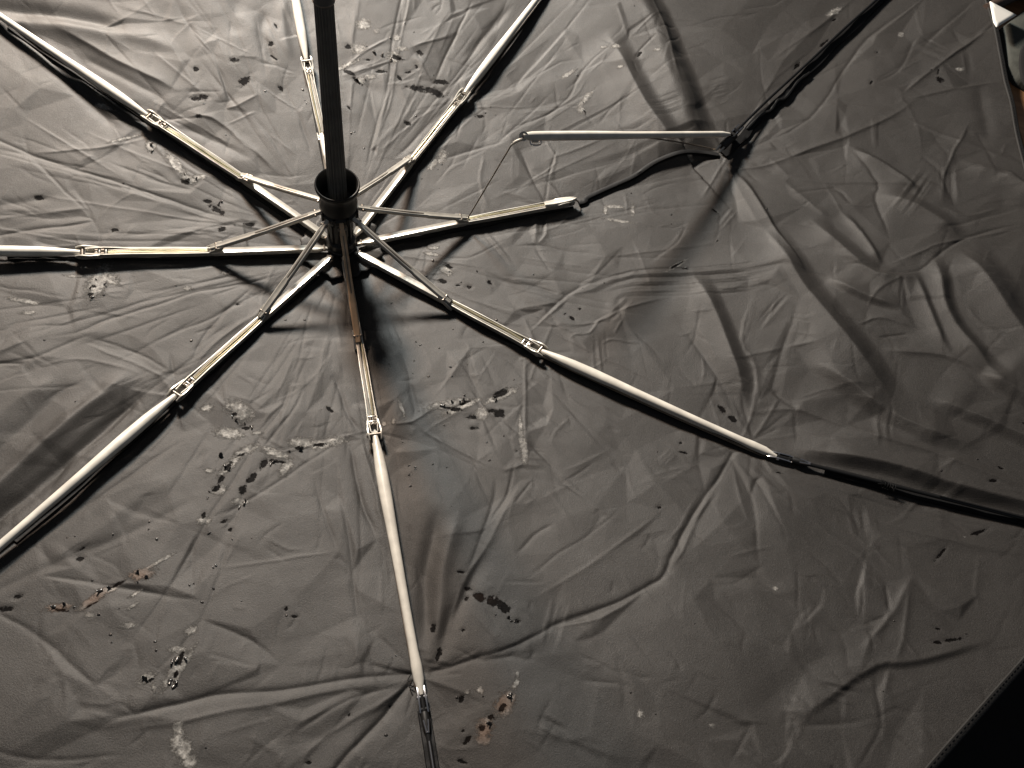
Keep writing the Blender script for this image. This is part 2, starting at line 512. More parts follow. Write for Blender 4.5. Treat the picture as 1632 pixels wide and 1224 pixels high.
F([(940, 335), (900, 350), (862, 345)], 0.6, 3)
F([(816, 392), (852, 390), (900, 400), (965, 408)], -0.7, 1.8)
F([(852, 390), (880, 435)], -0.5, 1.5)
F([(816, 445), (860, 458), (897, 472)], -0.5, 1.6)
F([(845, 532), (870, 500), (902, 470), (940, 452), (992, 448)], -0.8, 1.8)
F([(820, 495), (902, 478)], 0.4, 1.5)
F([(840, 535), (865, 510), (910, 470)], 0.5, 1.4)
F([(888, 519), (950, 513), (1000, 490), (1066, 473)], 1.0, 2.4, 1.4)
F([(905, 545), (915, 532), (940, 529), (955, 510), (975, 500)], 0.7, 1.4)
F([(955, 550), (975, 540), (1022, 550)], 0.8, 1.6)
F([(980, 532), (992, 508)], 0.7, 1.5)
F([(680, 405), (745, 411), (816, 376)], -0.5, 1.5)
F([(745, 411), (800, 450), (900, 478)], 0.3, 1.6)
for i, (dy, a) in enumerate([(0, -.9), (7, .6), (13, -.8), (20, .6), (27, -.9), (36, .5), (44, -.5)]):
    F([(925 + 9 * i, 455 + dy * .5), (1010, 432 + dy * .9), (1100, 428 + dy), (1190, 424 + dy), (1250 - 5 * i, 414 + dy)], a, 1.3)
F([(1096, 352), (1078, 388), (1032, 422)], -0.8, 2, 2.4)
F([(1170, 245), (1240, 240)], 0.5, 1.8)
# upper gores near shaft
F([(640, -10), (624, 70), (622, 120), (602, 190), (590, 240), (578, 310)], -0.95, 2.2, 2.0, 'v', (1, 0))
F([(655, -10), (636, 70), (628, 130), (598, 240)], 0.7, 2)
F([(545, 112), (590, 78), (624, 58)], 0.9, 1.8)
F([(545, 122), (620, 100), (655, 92)], 0.6, 1.5)
F([(652, 77), (690, 66), (728, 56)], 0.8, 1.5)
F([(758, -10), (730, 50), (702, 108), (690, 135)], -0.9, 2.4)
F([(640, 50), (672, 100), (712, 168)], -0.5, 1.6)
F([(660, 85), (720, 25), (816, -10)], 0.6, 2.4)
F([(735, 100), (780, 50), (820, 5)], -1.4, 4, 4, 'g')
F([(700, 40), (745, 20)], -0.5, 1.8)
F([(408, 98), (440, 106), (478, 120)], -0.6, 1.8)
F([(416, 135), (440, 152), (478, 178)], 0.6, 1.6)
F([(410, 130), (416, 180)], -0.6, 1.4)
F([(395, 178), (440, 232), (468, 295)], -0.9, 3)
F([(475, 178), (500, 250)], -0.9, 3)
F([(425, 10), (418, 60), (440, 110)], -1.6, 6, 6, 'g')
F([(450, -10), (456, 60), (466, 100)], 1.3, 5, 5, 'g')
F([(560, 70), (575, -10)], 0.4, 3)
F([(710, 168), (668, 212), (628, 255)], -0.8, 2.6)
F([(710, 165), (650, 200), (600, 250)], 0.6, 2.2)
F([(590, 140), (600, 200)], 0.4, 1.8)
F([(700, 178), (720, 155)], -0.8, 2)
# pinches where the cloth is tied to the end joints
for (cx, cy), n, L in (((670, 1078), 13, 75), ((1200, 700), 11, 70), ((1160, 245), 12, 80), ((738, 160), 8, 60), ((240, 195), 8, 60), ((284, 632), 8, 60), ((858, 565), 7, 55), ((597, 690), 8, 55), ((135, 405), 7, 60)):
    for i in range(n):
        a = 2 * math.pi * (i + random.uniform(-.3, .3)) / n
        l = L * random.uniform(.6, 1.6)
        F([(cx + 8 * math.cos(a), cy + 8 * math.sin(a)), (cx + l * math.cos(a + random.uniform(-.1, .1)), cy + l * math.sin(a) * .9)],
          random.choice((-1, 1)) * random.uniform(.3, .7), random.uniform(1.5, 3), None, 'v', (1, 0))
# fine creases of an old crumpled cloth
for i in range(150):
    x, y = random.uniform(-20, 1650), random.uniform(-20, 1240)
    a = random.choice((random.uniform(0, math.pi), math.atan2(y - 400, x - 548) + random.gauss(0, .25), math.atan2(y - 400, x - 548) + math.pi / 2 + random.gauss(0, .3)))
    l = random.uniform(15, 75)
    b = a + random.uniform(-.35, .35)
    m = (x + l * math.cos(a), y + l * math.sin(a))
    F([(x, y), m, (m[0] + l * math.cos(b), m[1] + l * math.sin(b))], random.choice((-1, 1, -1)) * random.uniform(.10, .28), random.uniform(1.1, 2.0))

# long fine tension lines out from the hub and between the ribs, packed fold lines, fine crumples
def fine(px, a, w_):
    pts = [un_can(x, y)[:2] for x, y in px]
    f = seg_field(pts, w_ * .005, .5)
    if f is None: return
    sl, D, S, T = f
    W = np.where(S > 0, w_ * 1.5, w_ * .55) * .001
    tp = np.clip(np.minimum(T, 1 - T) / .3, 0, 1)
    H[sl] += a * .001 * np.exp(-D / W) * tp
for i in range(230):
    A_ = random.uniform(0, 2 * math.pi)
    r0, r1 = random.uniform(40, 420), 0
    r1 = r0 + random.uniform(60, 330)
    b_ = A_ + random.gauss(0, .05)
    fine([(548 + r0 * math.cos(A_), 398 + r0 * math.sin(A_) * .8), (548 + r1 * math.cos(b_), 398 + r1 * math.sin(b_) * .8)], random.choice((-1, -1, 1)) * random.uniform(.18, .42), random.uniform(.9, 1.6))
for i in range(900):
    x, y = random.uniform(-20, 1650), random.uniform(-20, 1240)
    a = random.choice((random.uniform(0, math.pi), math.atan2(y - 400, x - 548) + random.gauss(0, .2)))
    l = random.uniform(10, 70)
    m = (x + l * math.cos(a), y + l * math.sin(a))
    b = a + random.uniform(-.5, .5)
    fine([(x, y), m, (m[0] + l * .6 * math.cos(b), m[1] + l * .6 * math.sin(b))], random.choice((-1, 1, -1)) * random.uniform(.10, .34), random.uniform(.8, 1.3))
for i in range(26):      # bundles of parallel creases
    x, y = random.uniform(560, 1600), random.uniform(20, 1200)
    a = random.uniform(0, math.pi); l = random.uniform(30, 90)
    for j in range(random.randint(3, 6)):
        ox, oy = -math.sin(a) * j * random.uniform(4, 8), math.cos(a) * j * random.uniform(4, 8)
        fine([(x + ox, y + oy), (x + ox + l * math.cos(a + random.uniform(-.08, .08)), y + oy + l * math.sin(a))], random.choice((-1, 1)) * random.uniform(.2, .42), 1.1)

# flat facets between the creases: a constrained triangulation with small random heights
from mathutils.geometry import delaunay_2d_cdt
cv, ce = [], []
for c in CREASES:
    b0 = len(cv)
    for p in c:
        if -.39 < p[0] < .66 and -.46 < p[1] < .56: cv.append(Vector((p[0], p[1])))
        else: cv.append(Vector((min(max(p[0], -.39), .66), min(max(p[1], -.46), .56))))
    ce += [(b0 + i, b0 + i + 1) for i in range(len(c) - 1)]
for i in range(900): cv.append(Vector((random.uniform(-.40, .67), random.uniform(-.47, .57))))
for x_, y_ in ((-.42, -.49), (.69, -.49), (.69, .59), (-.42, .59)): cv.append(Vector((x_, y_)))
dv, de, df = delaunay_2d_cdt(cv, ce, [], 0, .0012)[:3]
mn = [9.0] * len(dv); sm_ = [0.0] * len(dv); ct = [0] * len(dv)
for a, b in de:
    l = (dv[a] - dv[b]).length
    for v in (a, b):
        mn[v] = min(mn[v], l); sm_[v] += l; ct[v] += 1
fh = [RNG.uniform(-1, 1) * min(.00120, .07 * mn[i] + .013 * sm_[i] / max(ct[i], 1)) for i in range(len(dv))]
for f_ in df:
    a, b, c = (dv[i] for i in f_); ha, hb, hc_ = (fh[i] for i in f_)
    i0 = np.searchsorted(xs, min(a.x, b.x, c.x)); i1 = np.searchsorted(xs, max(a.x, b.x, c.x))
    j0 = np.searchsorted(ys, min(a.y, b.y, c.y)); j1 = np.searchsorted(ys, max(a.y, b.y, c.y))
    if i1 <= i0 or j1 <= j0: continue
    X = GX[j0:j1, i0:i1]; Y = GY[j0:j1, i0:i1]
    det = (b.y - c.y) * (a.x - c.x) + (c.x - b.x) * (a.y - c.y)
    if abs(det) < 1e-12: continue
    l1 = ((b.y - c.y) * (X - c.x) + (c.x - b.x) * (Y - c.y)) / det
    l2 = ((c.y - a.y) * (X - c.x) + (a.x - c.x) * (Y - c.y)) / det
    l3 = 1 - l1 - l2
    m = (l1 >= 0) & (l2 >= 0) & (l3 >= 0)
    H[j0:j1, i0:i1] += np.where(m, l1 * ha + l2 * hb + l3 * hc_, 0)

# crumple noise
def ridged(s, seed, **k):
    n = vnoise(s, seed, **k)
    return 1 - np.abs(n) * 2
H += 0.00016 * ridged(0.05, 21) + 0.00004 * ridged(0.017, 22) + 0.0008 * vnoise(0.07, 23) + 0.00003 * vnoise(0.006, 24) + 0.00012 * vnoise(0.014, 25, stretch=5, ang=.6)

# --- worn coating: soft blobs whose outline the material breaks up
def blob(arr, x, y, a, b=None, deg=0, amt=1.0):
    if b is None: b = a
    P = un_can(x, y)
    t = math.radians(-deg)
    e = un_can(x + 10 * math.cos(t), y - 10 * math.sin(t))
    s = math.hypot(e[0] - P[0], e[1] - P[1]) / 10
    ang = math.atan2(e[1] - P[1], e[0] - P[0])
    a = max(a * s, .0012); b = max(b * s, .0011)
    R = 2.2 * max(a, b)
    i0, i1 = np.searchsorted(xs, P[0] - R), np.searchsorted(xs, P[0] + R)
    j0, j1 = np.searchsorted(ys, P[1] - R), np.searchsorted(ys, P[1] + R)
    sl = (slice(j0, j1), slice(i0, i1))
    dx = GX[sl] - P[0]; dy = GY[sl] - P[1]
    u = (dx * math.cos(ang) + dy * math.sin(ang)) / a
    v = (-dx * math.sin(ang) + dy * math.cos(ang)) / b
    q = np.exp(-(u * u + v * v) * .7) * amt
    arr[sl] = np.maximum(arr[sl], q)

HB = [(345, 333, 13, 6, 35), (330, 320, 8, 5), (352, 366, 8, 6), (398, 358, 9, 5), (62, 314, 9, 6), (183, 366, 8, 5), (372, 97, 8, 6),
      (312, 110, 5, 5), (390, 130, 11, 7, -50), (320, 155, 17, 6, -10), (316, 185, 8, 4), (296, 289, 10, 5, 25), (432, 72, 5), (448, 142, 8, 4, 60),
      (436, 92, 9, 2, 40), (440, 42, 7, 2, 60), (555, 75, 5, 5), (556, 116, 12, 4, 25), (568, 128, 9, 4, 45), (606, 114, 9, 3, 0), (632, 92, 14, 6, 10), (586, 96, 4, 2),
      (670, 85, 8, 4, 40), (664, 107, 6, 3, 60), (650, 115, 6, 3, -20), (637, 124, 8, 3, 50), (676, 142, 30, 7, 8), (700, 150, 16, 8, 25), (700, 130, 14, 5, 10),
      (650, 196, 7, 3, 30), (556, 173, 6, 2, 50), (150, 458, 6, 5), (144, 470, 6, 4), (380, 485, 6, 4), (387, 780, 10, 7, -45), (402, 762, 13, 6, -55),
      (420, 740, 14, 5, -65), (440, 735, 14, 3, 10), (345, 778, 8, 6, -45), (352, 763, 9, 5, -60), (362, 745, 12, 4, -50), (385, 725, 12, 3, -20), (324, 822, 3, 7), (358, 830, 4, 6, 60),
      (366, 844, 3, 4), (478, 713, 9, 5), (512, 708, 20, 5, -5), (373, 660, 5), (390, 682, 8, 4), (525, 652, 10, 3, 40),
      (720, 652, 18, 4, 10), (742, 642, 12, 4, -20), (797, 628, 21, 6, -25), (796, 660, 9, 9), (752, 665, 10, 6), (757, 682, 10, 6), (784, 655, 8, 5),
      (1088, 721, 8, 2, 10), (1051, 808, 5, 2.5), (1150, 652, 11, 5, 50), (1168, 668, 9, 5, 60), (1146, 649, 4, 3), (1592, 748, 7, 4, 25), (1576, 770, 9, 3), (1240, 754, 8, 2, 8), (1085, 706, 2, 2),
      (96, 972, 12, 4, 5), (130, 875, 14, 4, -25), (127, 889, 8, 5), (28, 950, 9, 6, -20), (8, 970, 12, 6), (240, 1083, 8, 6, -20), (287, 1052, 18, 5, -72), (280, 1075, 9, 5, -60),
      (147, 963, 20, 2.5, -30), (190, 930, 14, 2, -25), (745, 938, 9, 5, 20), (765, 952, 12, 8, 30), (788, 958, 16, 9, 20), (806, 968, 11, 10), (826, 990, 5, 4), (735, 912, 8, 3, 5), (744, 953, 4, 5),
      (691, 1002, 5, 10, 5), (698, 1046, 4, 14, 15), (738, 1005, 4), (800, 1128, 5, 9, 30), (782, 1142, 8, 7), (768, 1160, 7, 8), (745, 1180, 12, 5, -50), (735, 1115, 7, 4, -60), (738, 1214, 10, 3, 20), (738, 1165, 5, 3),
      (470, 982, 8, 3), (456, 970, 3, 4), (492, 1215, 6, 3), (1495, 1003, 9, 3, 30), (1520, 1019, 18, 2.6, -8), (1492, 1024, 10, 2), (1498, 128, 5, 9, -20), (1495, 115, 3, 7),
      (1330, 30, 6, 2, -30), (1270, 105, 9, 3, -50), (1314, 68, 10, 2.5, -40), (1398, 83, 4, 3), (1388, 132, 3, 6), (1484, 112, 2, 2), (1140, 336, 7, 1.6, 40), (912, 507, 6, 2, 40), (924, 492, 3, 3),
      (715, 425, 3, 8, -50), (705, 448, 8, 4, 10), (730, 455, 5, 2), (748, 458, 6, 4), (780, 450, 6, 3, 40), (766, 186, 6, 4), (1080, 422, 14, 2, -30), (1015, 98, 3, 6, 30),
      (1500, 882, 16, 1.6, -50), (1560, 848, 16, 1.6, -20), (823, 720, 4, 6), (622, 1126, 3), (556, 1140, 2), (60, 830, 3), (1628, 678, 8, 4, 20)]
for b in HB: blob(HOLE, *b)
PB = [(157, 452, 26, 10, -65), (172, 445, 14, 8), (120, 440, 14, 3), (185, 450, 6), (360, 435, 7, 5), (240, 232, 8, 10), (280, 262, 22, 6, 50), (300, 285, 12, 6, 30), (318, 282, 10, 5), (200, 220, 24, 2, -15), (165, 170, 14, 4, 20),
      (572, 78, 10, 8), (550, 105, 22, 3, -25), (574, 128, 7, 6), (627, 92, 8, 9), (632, 60, 5, 5), (580, 40, 10, 8), (600, 50, 4), (590, 122, 8, 4), (640, 78, 8, 3),
      (382, 655, 20, 12, 30), (330, 650, 9, 6), (365, 690, 20, 9, 10), (368, 740, 22, 6, -45), (392, 718, 18, 7, -25), (350, 780, 10, 9), (335, 750, 8, 4), (440, 722, 22, 6, 20), (455, 745, 7, 14, 20), (382, 800, 12, 6), (325, 830, 10, 6), (480, 705, 18, 8), (520, 705, 28, 8, -8), (410, 690, 8, 3),
      (715, 645, 30, 7, -10), (735, 650, 30, 5, -25), (800, 630, 24, 6, -25), (768, 660, 10, 10), (985, 353, 20, 2.5, 10), (980, 330, 12, 3, 5), (1008, 335, 3, 10), (965, 335, 3, 8), (1078, 424, 16, 3, -30),
      (150, 955, 26, 7, -35), (165, 943, 16, 7, -20), (92, 968, 18, 7, -5), (178, 940, 12, 4, -30), (225, 916, 18, 9, -10), (255, 895, 26, 3, -30), (203, 997, 10, 5), (217, 945, 10, 3, -35), (212, 966, 10, 3, -35), (143, 980, 7, 4), (235, 1080, 14, 8, -20), (246, 1098, 3, 8, -20), (276, 1070, 6, 30, 20), (292, 1060, 5, 26, 20), (283, 1035, 12, 5), (305, 1004, 8, 7),
      (283, 1180, 10, 14), (293, 1195, 13, 18, -20), (283, 1160, 7, 10), (302, 1215, 12, 9), (804, 1122, 18, 12, -60), (812, 1110, 10, 6), (822, 1090, 4, 10, 25), (773, 1160, 12, 14, 10), (770, 1178, 10, 8), (745, 1102, 4), (766, 1100, 6, 5), (825, 1075, 3, 5),
      (1530, 110, 6, 4), (1437, 53, 4, 5), (1330, 18, 12, 4, -30), (905, 122, 12, 3, -30), (932, 162, 4, 14, 30), (925, 178, 5, 5), (978, 86, 6, 4), (960, 85, 5, 2), (1042, 94, 5, 3), (984, 120, 4, 2),
      (690, 395, 8, 3), (688, 405, 10, 3, 10), (710, 430, 6, 10, -40), (830, 690, 3, 30), (836, 720, 5, 22), (1020, 1138, 5, 6), (1135, 1156, 5, 2), (1235, 938, 4, 3), (300, 460, 6, 4),
      (690, 262, 10, 5, -40), (705, 250, 6, 10, 10), (40, 480, 25, 4, 10), (45, 498, 12, 4), (640, 650, 14, 2.5, 70), (627, 672, 3, 5), (612, 675, 3, 5)]
for b in PB:
    b = list(b); b[2] *= 1.2
    if len(b) > 3: b[3] *= 1.25
    blob(PEEL, *b)
for b in [(92, 970, 26, 12), (150, 955, 26, 12, -30), (220, 918, 26, 14), (800, 1120, 24, 18), (772, 1165, 22, 20), (770, 950, 20, 12)]:
    blob(BROWN, *b)
for i in range(30):       # little flecks
    x, y = random.uniform(0, 1632), random.uniform(0, 1224)
    if x > 900 and random.random() < .55: continue
    blob(PEEL, x, y, random.uniform(1.2, 3.2), random.uniform(1, 2), random.uniform(0, 180), random.uniform(.35, .6))
jag = vnoise(0.0034, 31)
H -= 0.00025 * np.clip(HOLE * 1.6 - .35 + .5 * jag, 0, 1)
H += 0.00007 * np.clip(PEEL * 1.3 - .3 + .6 * jag, 0, 1) * (0.6 + 0.4 * vnoise(0.0024, 33))
# blend to bare noise-free flat under the hub
RR = np.hypot(GX, GY)


def hz(x, y):
    """height of the finished cloth at a point"""
    i = int(np.clip(np.searchsorted(xs, x) - 1, 0, NX - 2)); j = int(np.clip(np.searchsorted(ys, y) - 1, 0, NY - 2))
    fx = (x - xs[i]) / (xs[i + 1] - xs[i]); fy = (y - ys[j]) / (ys[j + 1] - ys[j])
    return float(H[j, i] * (1 - fx) * (1 - fy) + H[j, i + 1] * fx * (1 - fy) + H[j + 1, i] * (1 - fx) * fy + H[j + 1, i + 1] * fx * fy)


def on_cloth(x, y, up=0.0):
    P = unf(x, y, lambda P: hz(P[0], P[1]) + up)
    return P


# lift: keep the cloth below every rod
# ------------------------------------------------------------------ materials
def mat(name):
    m = bpy.data.materials.new(name)
    m.use_nodes = True
    nt = m.node_tree
    b = nt.nodes['Principled BSDF']
    return m, nt, b


def simple(name, col, rough, metal=0.0, bump=0.0, bscale=400, var=0.0):
    m, nt, b = mat(name)
    b.inputs['Base Color'].default_value = (*col, 1)
    b.inputs['Roughness'].default_value = rough
    b.inputs['Metallic'].default_value = metal
    tc = nt.nodes.new('ShaderNodeTexCoord')
    n = nt.nodes.new('ShaderNodeTexNoise')
    n.inputs['Scale'].default_value = bscale
    n.inputs['Detail'].default_value = 4
    nt.links.new(tc.outputs['Object'], n.inputs['Vector'])
    if bump:
        bp = nt.nodes.new('ShaderNodeBump')
        bp.inputs['Strength'].default_value = bump
        bp.inputs['Distance'].default_value = 0.0003
        nt.links.new(n.outputs['Fac'], bp.inputs['Height'])
        nt.links.new(bp.outputs['Normal'], b.inputs['Normal'])
    if var:
        r = nt.nodes.new('ShaderNodeValToRGB')
        r.color_ramp.elements[0].position = .35
        r.color_ramp.elements[1].position = .7
        r.color_ramp.elements[0].color = (*[c * (1 - var) for c in col], 1)
        r.color_ramp.elements[1].color = (*col, 1)
        n2 = nt.nodes.new('ShaderNodeTexNoise')
        n2.inputs['Scale'].default_value = 90
        n2.inputs['Detail'].default_value = 6
        nt.links.new(tc.outputs['Object'], n2.inputs['Vector'])
        nt.links.new(n2.outputs['Fac'], r.inputs['Fac'])
        nt.links.new(r.outputs['Color'], b.inputs['Base Color'])
    return m


def cloth_material():
    m, nt, b = mat('coated_black_cloth')
    N = nt.nodes.new; Lk = nt.links.new
    tc = N('ShaderNodeTexCoord')
    def attr(nm):
        a = N('ShaderNodeAttribute'); a.attribute_name = nm; return a.outputs['Fac']
    def noise(sc_, det=5, rough=.6, vec=None):
        n = N('ShaderNodeTexNoise'); n.inputs['Scale'].default_value = sc_; n.inputs['Detail'].default_value = det
        n.inputs['Roughness'].default_value = rough
        Lk(vec or tc.outputs['Object'], n.inputs['Vector']); return n.outputs['Fac']
    def mth(op, a, c, cl=False):
        x = N('ShaderNodeMath'); x.operation = op; x.use_clamp = cl
        for i, v in enumerate((a, c)):
            if isinstance(v, (int, float)): x.inputs[i].default_value = v
            else: Lk(v, x.inputs[i])
        return x.outputs[0]
    def ramp(f, stops):
        r = N('ShaderNodeValToRGB'); cr = r.color_ramp
        while len(cr.elements) < len(stops): cr.elements.new(.5)
        for e, (p, c) in zip(cr.elements, stops):
            e.position = p; e.color = (*c, 1)
        Lk(f, r.inputs['Fac']); return r.outputs['Color']
    def mix(f, a, c):
        x = N('ShaderNodeMix'); x.data_type = 'RGBA'
        Lk(f, x.inputs['Factor'])
        for s, v in (('A', a), ('B', c)):
            i = [q for q in x.inputs if q.name == s and q.type == 'RGBA'][0]
            if isinstance(v, tuple): i.default_value = (*v, 1)
            else: Lk(v, i)
        return [q for q in x.outputs if q.type == 'RGBA'][0]
    base = ramp(noise(14, 6), [(.3, (.0125, .0115, .0107)), (.5, (.0180, .0165, .0153)), (.7, (.0240, .0220, .0204))])
    grain = noise(1900, 2, .7)
    base = mix(mth('MULTIPLY', mth('SUBTRACT', grain, .42, True), 3.4, True), base, (.045, .0415, .0385))
    jn = noise(300, 8, .85)
    jn2 = noise(110, 3, .6)
    hole = mth('MULTIPLY', mth('SUBTRACT', mth('ADD', attr('hole'), mth('ADD', mth('MULTIPLY', jn, 2.2), mth('MULTIPLY', jn2, 1.2))), 2.32), 9, True)
    peel = mth('MULTIPLY', mth('SUBTRACT', mth('ADD', attr('peel'), mth('MULTIPLY', noise(380, 8, .85), 2.4)), 1.65), 3.4, True)
    pc = ramp(noise(260, 5, .7), [(.32, (.045, .043, .041)), (.5, (.15, .145, .135)), (.64, (.36, .35, .33))])
    pc = mix(attr('brown'), pc, (.11, .068, .045))
    col = mix(mth('MULTIPLY', peel, .8), base, pc)
    hc = mix(attr('brown'), (.004, .0035, .0035), (.010, .006, .0045))
    col = mix(hole, col, hc)
    Lk(col, b.inputs['Base Color'])
    ro = mth('ADD', mth('MULTIPLY', noise(30, 5), .18), .45)
    ro = mth('SUBTRACT', ro, mth('MULTIPLY', peel, .05))
    Lk(ro, b.inputs['Roughness'])
    Lk(mth('SUBTRACT', .33, mth('MULTIPLY', hole, .30)), b.inputs['Specular IOR Level'])
    # woven threads
    wx = N('ShaderNodeTexWave'); wx.bands_direction = 'X'; wx.inputs['Scale'].default_value = 520; wx.inputs['Distortion'].default_value = .6
    wy = N('ShaderNodeTexWave'); wy.bands_direction = 'Y'; wy.inputs['Scale'].default_value = 520; wy.inputs['Distortion'].default_value = .6
    for q in (wx, wy): Lk(tc.outputs['Object'], q.inputs['Vector'])
    weave = mth('ADD', wx.outputs['Fac'], wy.outputs['Fac'])
    hgt = mth('ADD', mth('MULTIPLY', weave, .03), mth('MULTIPLY', noise(1100, 4, .8), 1.1))
    hgt = mth('ADD', hgt, mth('MULTIPLY', noise(120, 6, .65), .6))
    hgt = mth('ADD', hgt, mth('MULTIPLY', mth('MULTIPLY', peel, noise(600, 4, .8)), 2.0))
    hgt = mth('SUBTRACT', hgt, mth('MULTIPLY', hole, 2.0))
    bp = N('ShaderNodeBump'); bp.inputs['Strength'].default_value = .55; bp.inputs['Distance'].default_value = .00035
    Lk(hgt, bp.inputs['Height']); Lk(bp.outputs['Normal'], b.inputs['Normal'])
    return m


M_CLOTH = cloth_material()
M_SEAM = simple('black_binding', (.008, .008, .0085), .6, 0, .5, 700, .3)
M_SEAM.node_tree.nodes['Principled BSDF'].inputs['Specular IOR Level'].default_value = .2
M_HEM = simple('hem_cloth', (.020, .019, .018), .85, 0, .5, 800, .3)
M_WHITE = simple('ivory_enamel', (.72, .69, .62), .32, 0.0, .12, 160, .25)
M_STEEL = simple('zinc_steel', (.60, .57, .51), .30, 0.45, .25, 260, .28)
M_DSTEEL = simple('worn_steel', (.30, .26, .22), .35, 0.8, .3, 300, .4)
M_BRASS = simple('brassy_wire', (.60, .55, .38), .34, .8, .1, 300, .3)
M_BLACKM = simple('black_lacquer', (.012, .012, .012), .22, 0.0, .1, 150, .2)
M_SHAFT = simple('black_shaft_paint', (.115, .115, .108), .34, 0.0, .15, 200, .3)
M_PLASTIC = simple('black_plastic', (.008, .008, .008), .48, 0, .15, 300, .2)
M_BLIST = simple('blistered_coating', (.045, .042, .04), .2, 0, .3, 900, .5)
M_ORANGE_REFL = simple('steel_orange_reflection', (.85, .58, .36), .38, .25, .2, 300, .4)  # front stretcher only: its orange reflection is put into the colour
M_CHROME = simple('bright_wire', (.75, .72, .72), .18, 1.0)

# ------------------------------------------------------------------ object helpers
ROOT = bpy.data.objects.new('umbrella', None)
COL.objects.link(ROOT)
ROOT['label'] = 'open black umbrella seen from inside with steel ribs, one rib snapped and worn peeling cloth'
ROOT['category'] = 'umbrella'


def mesh_obj(name, verts, faces, m, parent=None, smooth=True, label=None):
    me = bpy.data.meshes.new(name)
    me.from_pydata([tuple(map(float, v)) for v in verts], [], faces)
    me.materials.append(m)
    if smooth:
        me.polygons.foreach_set('use_smooth', [True] * len(me.polygons))
    me.update()
    o = bpy.data.objects.new(name, me)
    COL.objects.link(o)
    if parent is not None: o.parent = parent
    if label: o['label'] = label
    return o


def frame_path(P, upv=None):
    P = [np.array(p, float) for p in P]
    out = []
    for i, p in enumerate(P):
        t = (P[min(i + 1, len(P) - 1)] - P[max(i - 1, 0)])
        t /= np.linalg.norm(t) + 1e-12
        u = np.array(upv if upv is not None else (0, 0, 1.0))
        s = np.cross(t, u)
        if np.linalg.norm(s) < 1e-3: s = np.cross(t, np.array([0, 1.0, 0]))
        s /= np.linalg.norm(s)
        u = np.cross(s, t)
        out.append((p, t, s, u))
    return out


class MB:
    def __init__(self): self.v = []; self.f = []
    def sweep(self, P, prof, caps=True, upv=None, closed=True):
        """prof: list of (side, up) lists per point, or one for all"""
        fr = frame_path(P, upv); n = None; b0 = len(self.v)
        for i, (p, t, s, u) in enumerate(fr):
            pr = prof[i] if isinstance(prof[0][0], (list, tuple)) else prof
            n = len(pr)
            for a, h in pr: self.v.append(p + s * a + u * h)
        for i in range(len(fr) - 1):
            for j in range(n if closed else n - 1):
                k = (j + 1) % n
                self.f.append((b0 + i * n + j, b0 + i * n + k, b0 + (i + 1) * n + k, b0 + (i + 1) * n + j))
        if caps and closed:
            self.f.append(tuple(b0 + j for j in range(n))[::-1])
            e = b0 + (len(fr) - 1) * n
            self.f.append(tuple(e + j for j in range(n)))
        return self
    def tube(self, P, r, n=10, flat=1.0, upv=None):
        if not isinstance(r, (list, tuple, np.ndarray)): r = [r] * len(P)
        pr = [[(math.cos(2 * math.pi * j / n) * q, math.sin(2 * math.pi * j / n) * q * flat) for j in range(n)] for q in r]
        return self.sweep(P, pr, True, upv)
    def lathe(self, prof, n=48, c=(0, 0, 0)):
        b0 = len(self.v)
        for r, z in prof:
            for j in range(n):
                a = 2 * math.pi * j / n
                self.v.append(np.array([c[0] + r * math.cos(a), c[1] + r * math.sin(a), c[2] + z]))
        for i in range(len(prof) - 1):
            for j in range(n):
                k = (j + 1) % n
                self.f.append((b0 + i * n + j, b0 + i * n + k, b0 + (i + 1) * n + k, b0 + (i + 1) * n + j))
        return self
    def cyl(self, c, ax, r, l, n=10):
        c = np.array(c, float); ax = np.array(ax, float); ax /= np.linalg.norm(ax)
        # rounded head
        P = [c - ax * l / 2, c - ax * l * .45, c + ax * l * .45, c + ax * l / 2]
        up = (0, 0, 1.0) if abs(ax[2]) < .9 else (1.0, 0, 0)
        return self.tube(P, [r * .7, r, r, r * .7], n, 1, up)
    def build(self, name, m, parent, smooth=True, label=None, auto=True):
        o = mesh_obj(name, self.v, self.f, m, parent, smooth, label)
        me = o.data
        bm = bmesh.new(); bm.from_mesh(me)
        bmesh.ops.recalc_face_normals(bm, faces=bm.faces)
        if smooth and auto:
            for e in bm.edges:
                if len(e.link_faces) == 2 and e.calc_face_angle(0) > math.radians(38): e.smooth = False
        bm.to_mesh(me); bm.free()
        return o


def lerp(a, b, t): return np.array(a) * (1 - t) + np.array(b) * t


def path(pts, n=12):
    """resample polyline into smooth points"""
    P = [np.array(p, float) for p in pts]
    if len(P) == 2: return [lerp(P[0], P[1], i / n) for i in range(n + 1)]
    Q = [2 * P[0] - P[1]] + P + [2 * P[-1] - P[-2]]; out = []
    for i in range(1, len(Q) - 2):
        for s in range(n):
            t = s / n; a, b, c, d = Q[i - 1:i + 3]
            out.append(0.5 * (2 * b + (c - a) * t + (2 * a - 5 * b + 4 * c - d) * t * t + (3 * b - 3 * c + d - a) * t ** 3))
    out.append(P[-1])
    return out


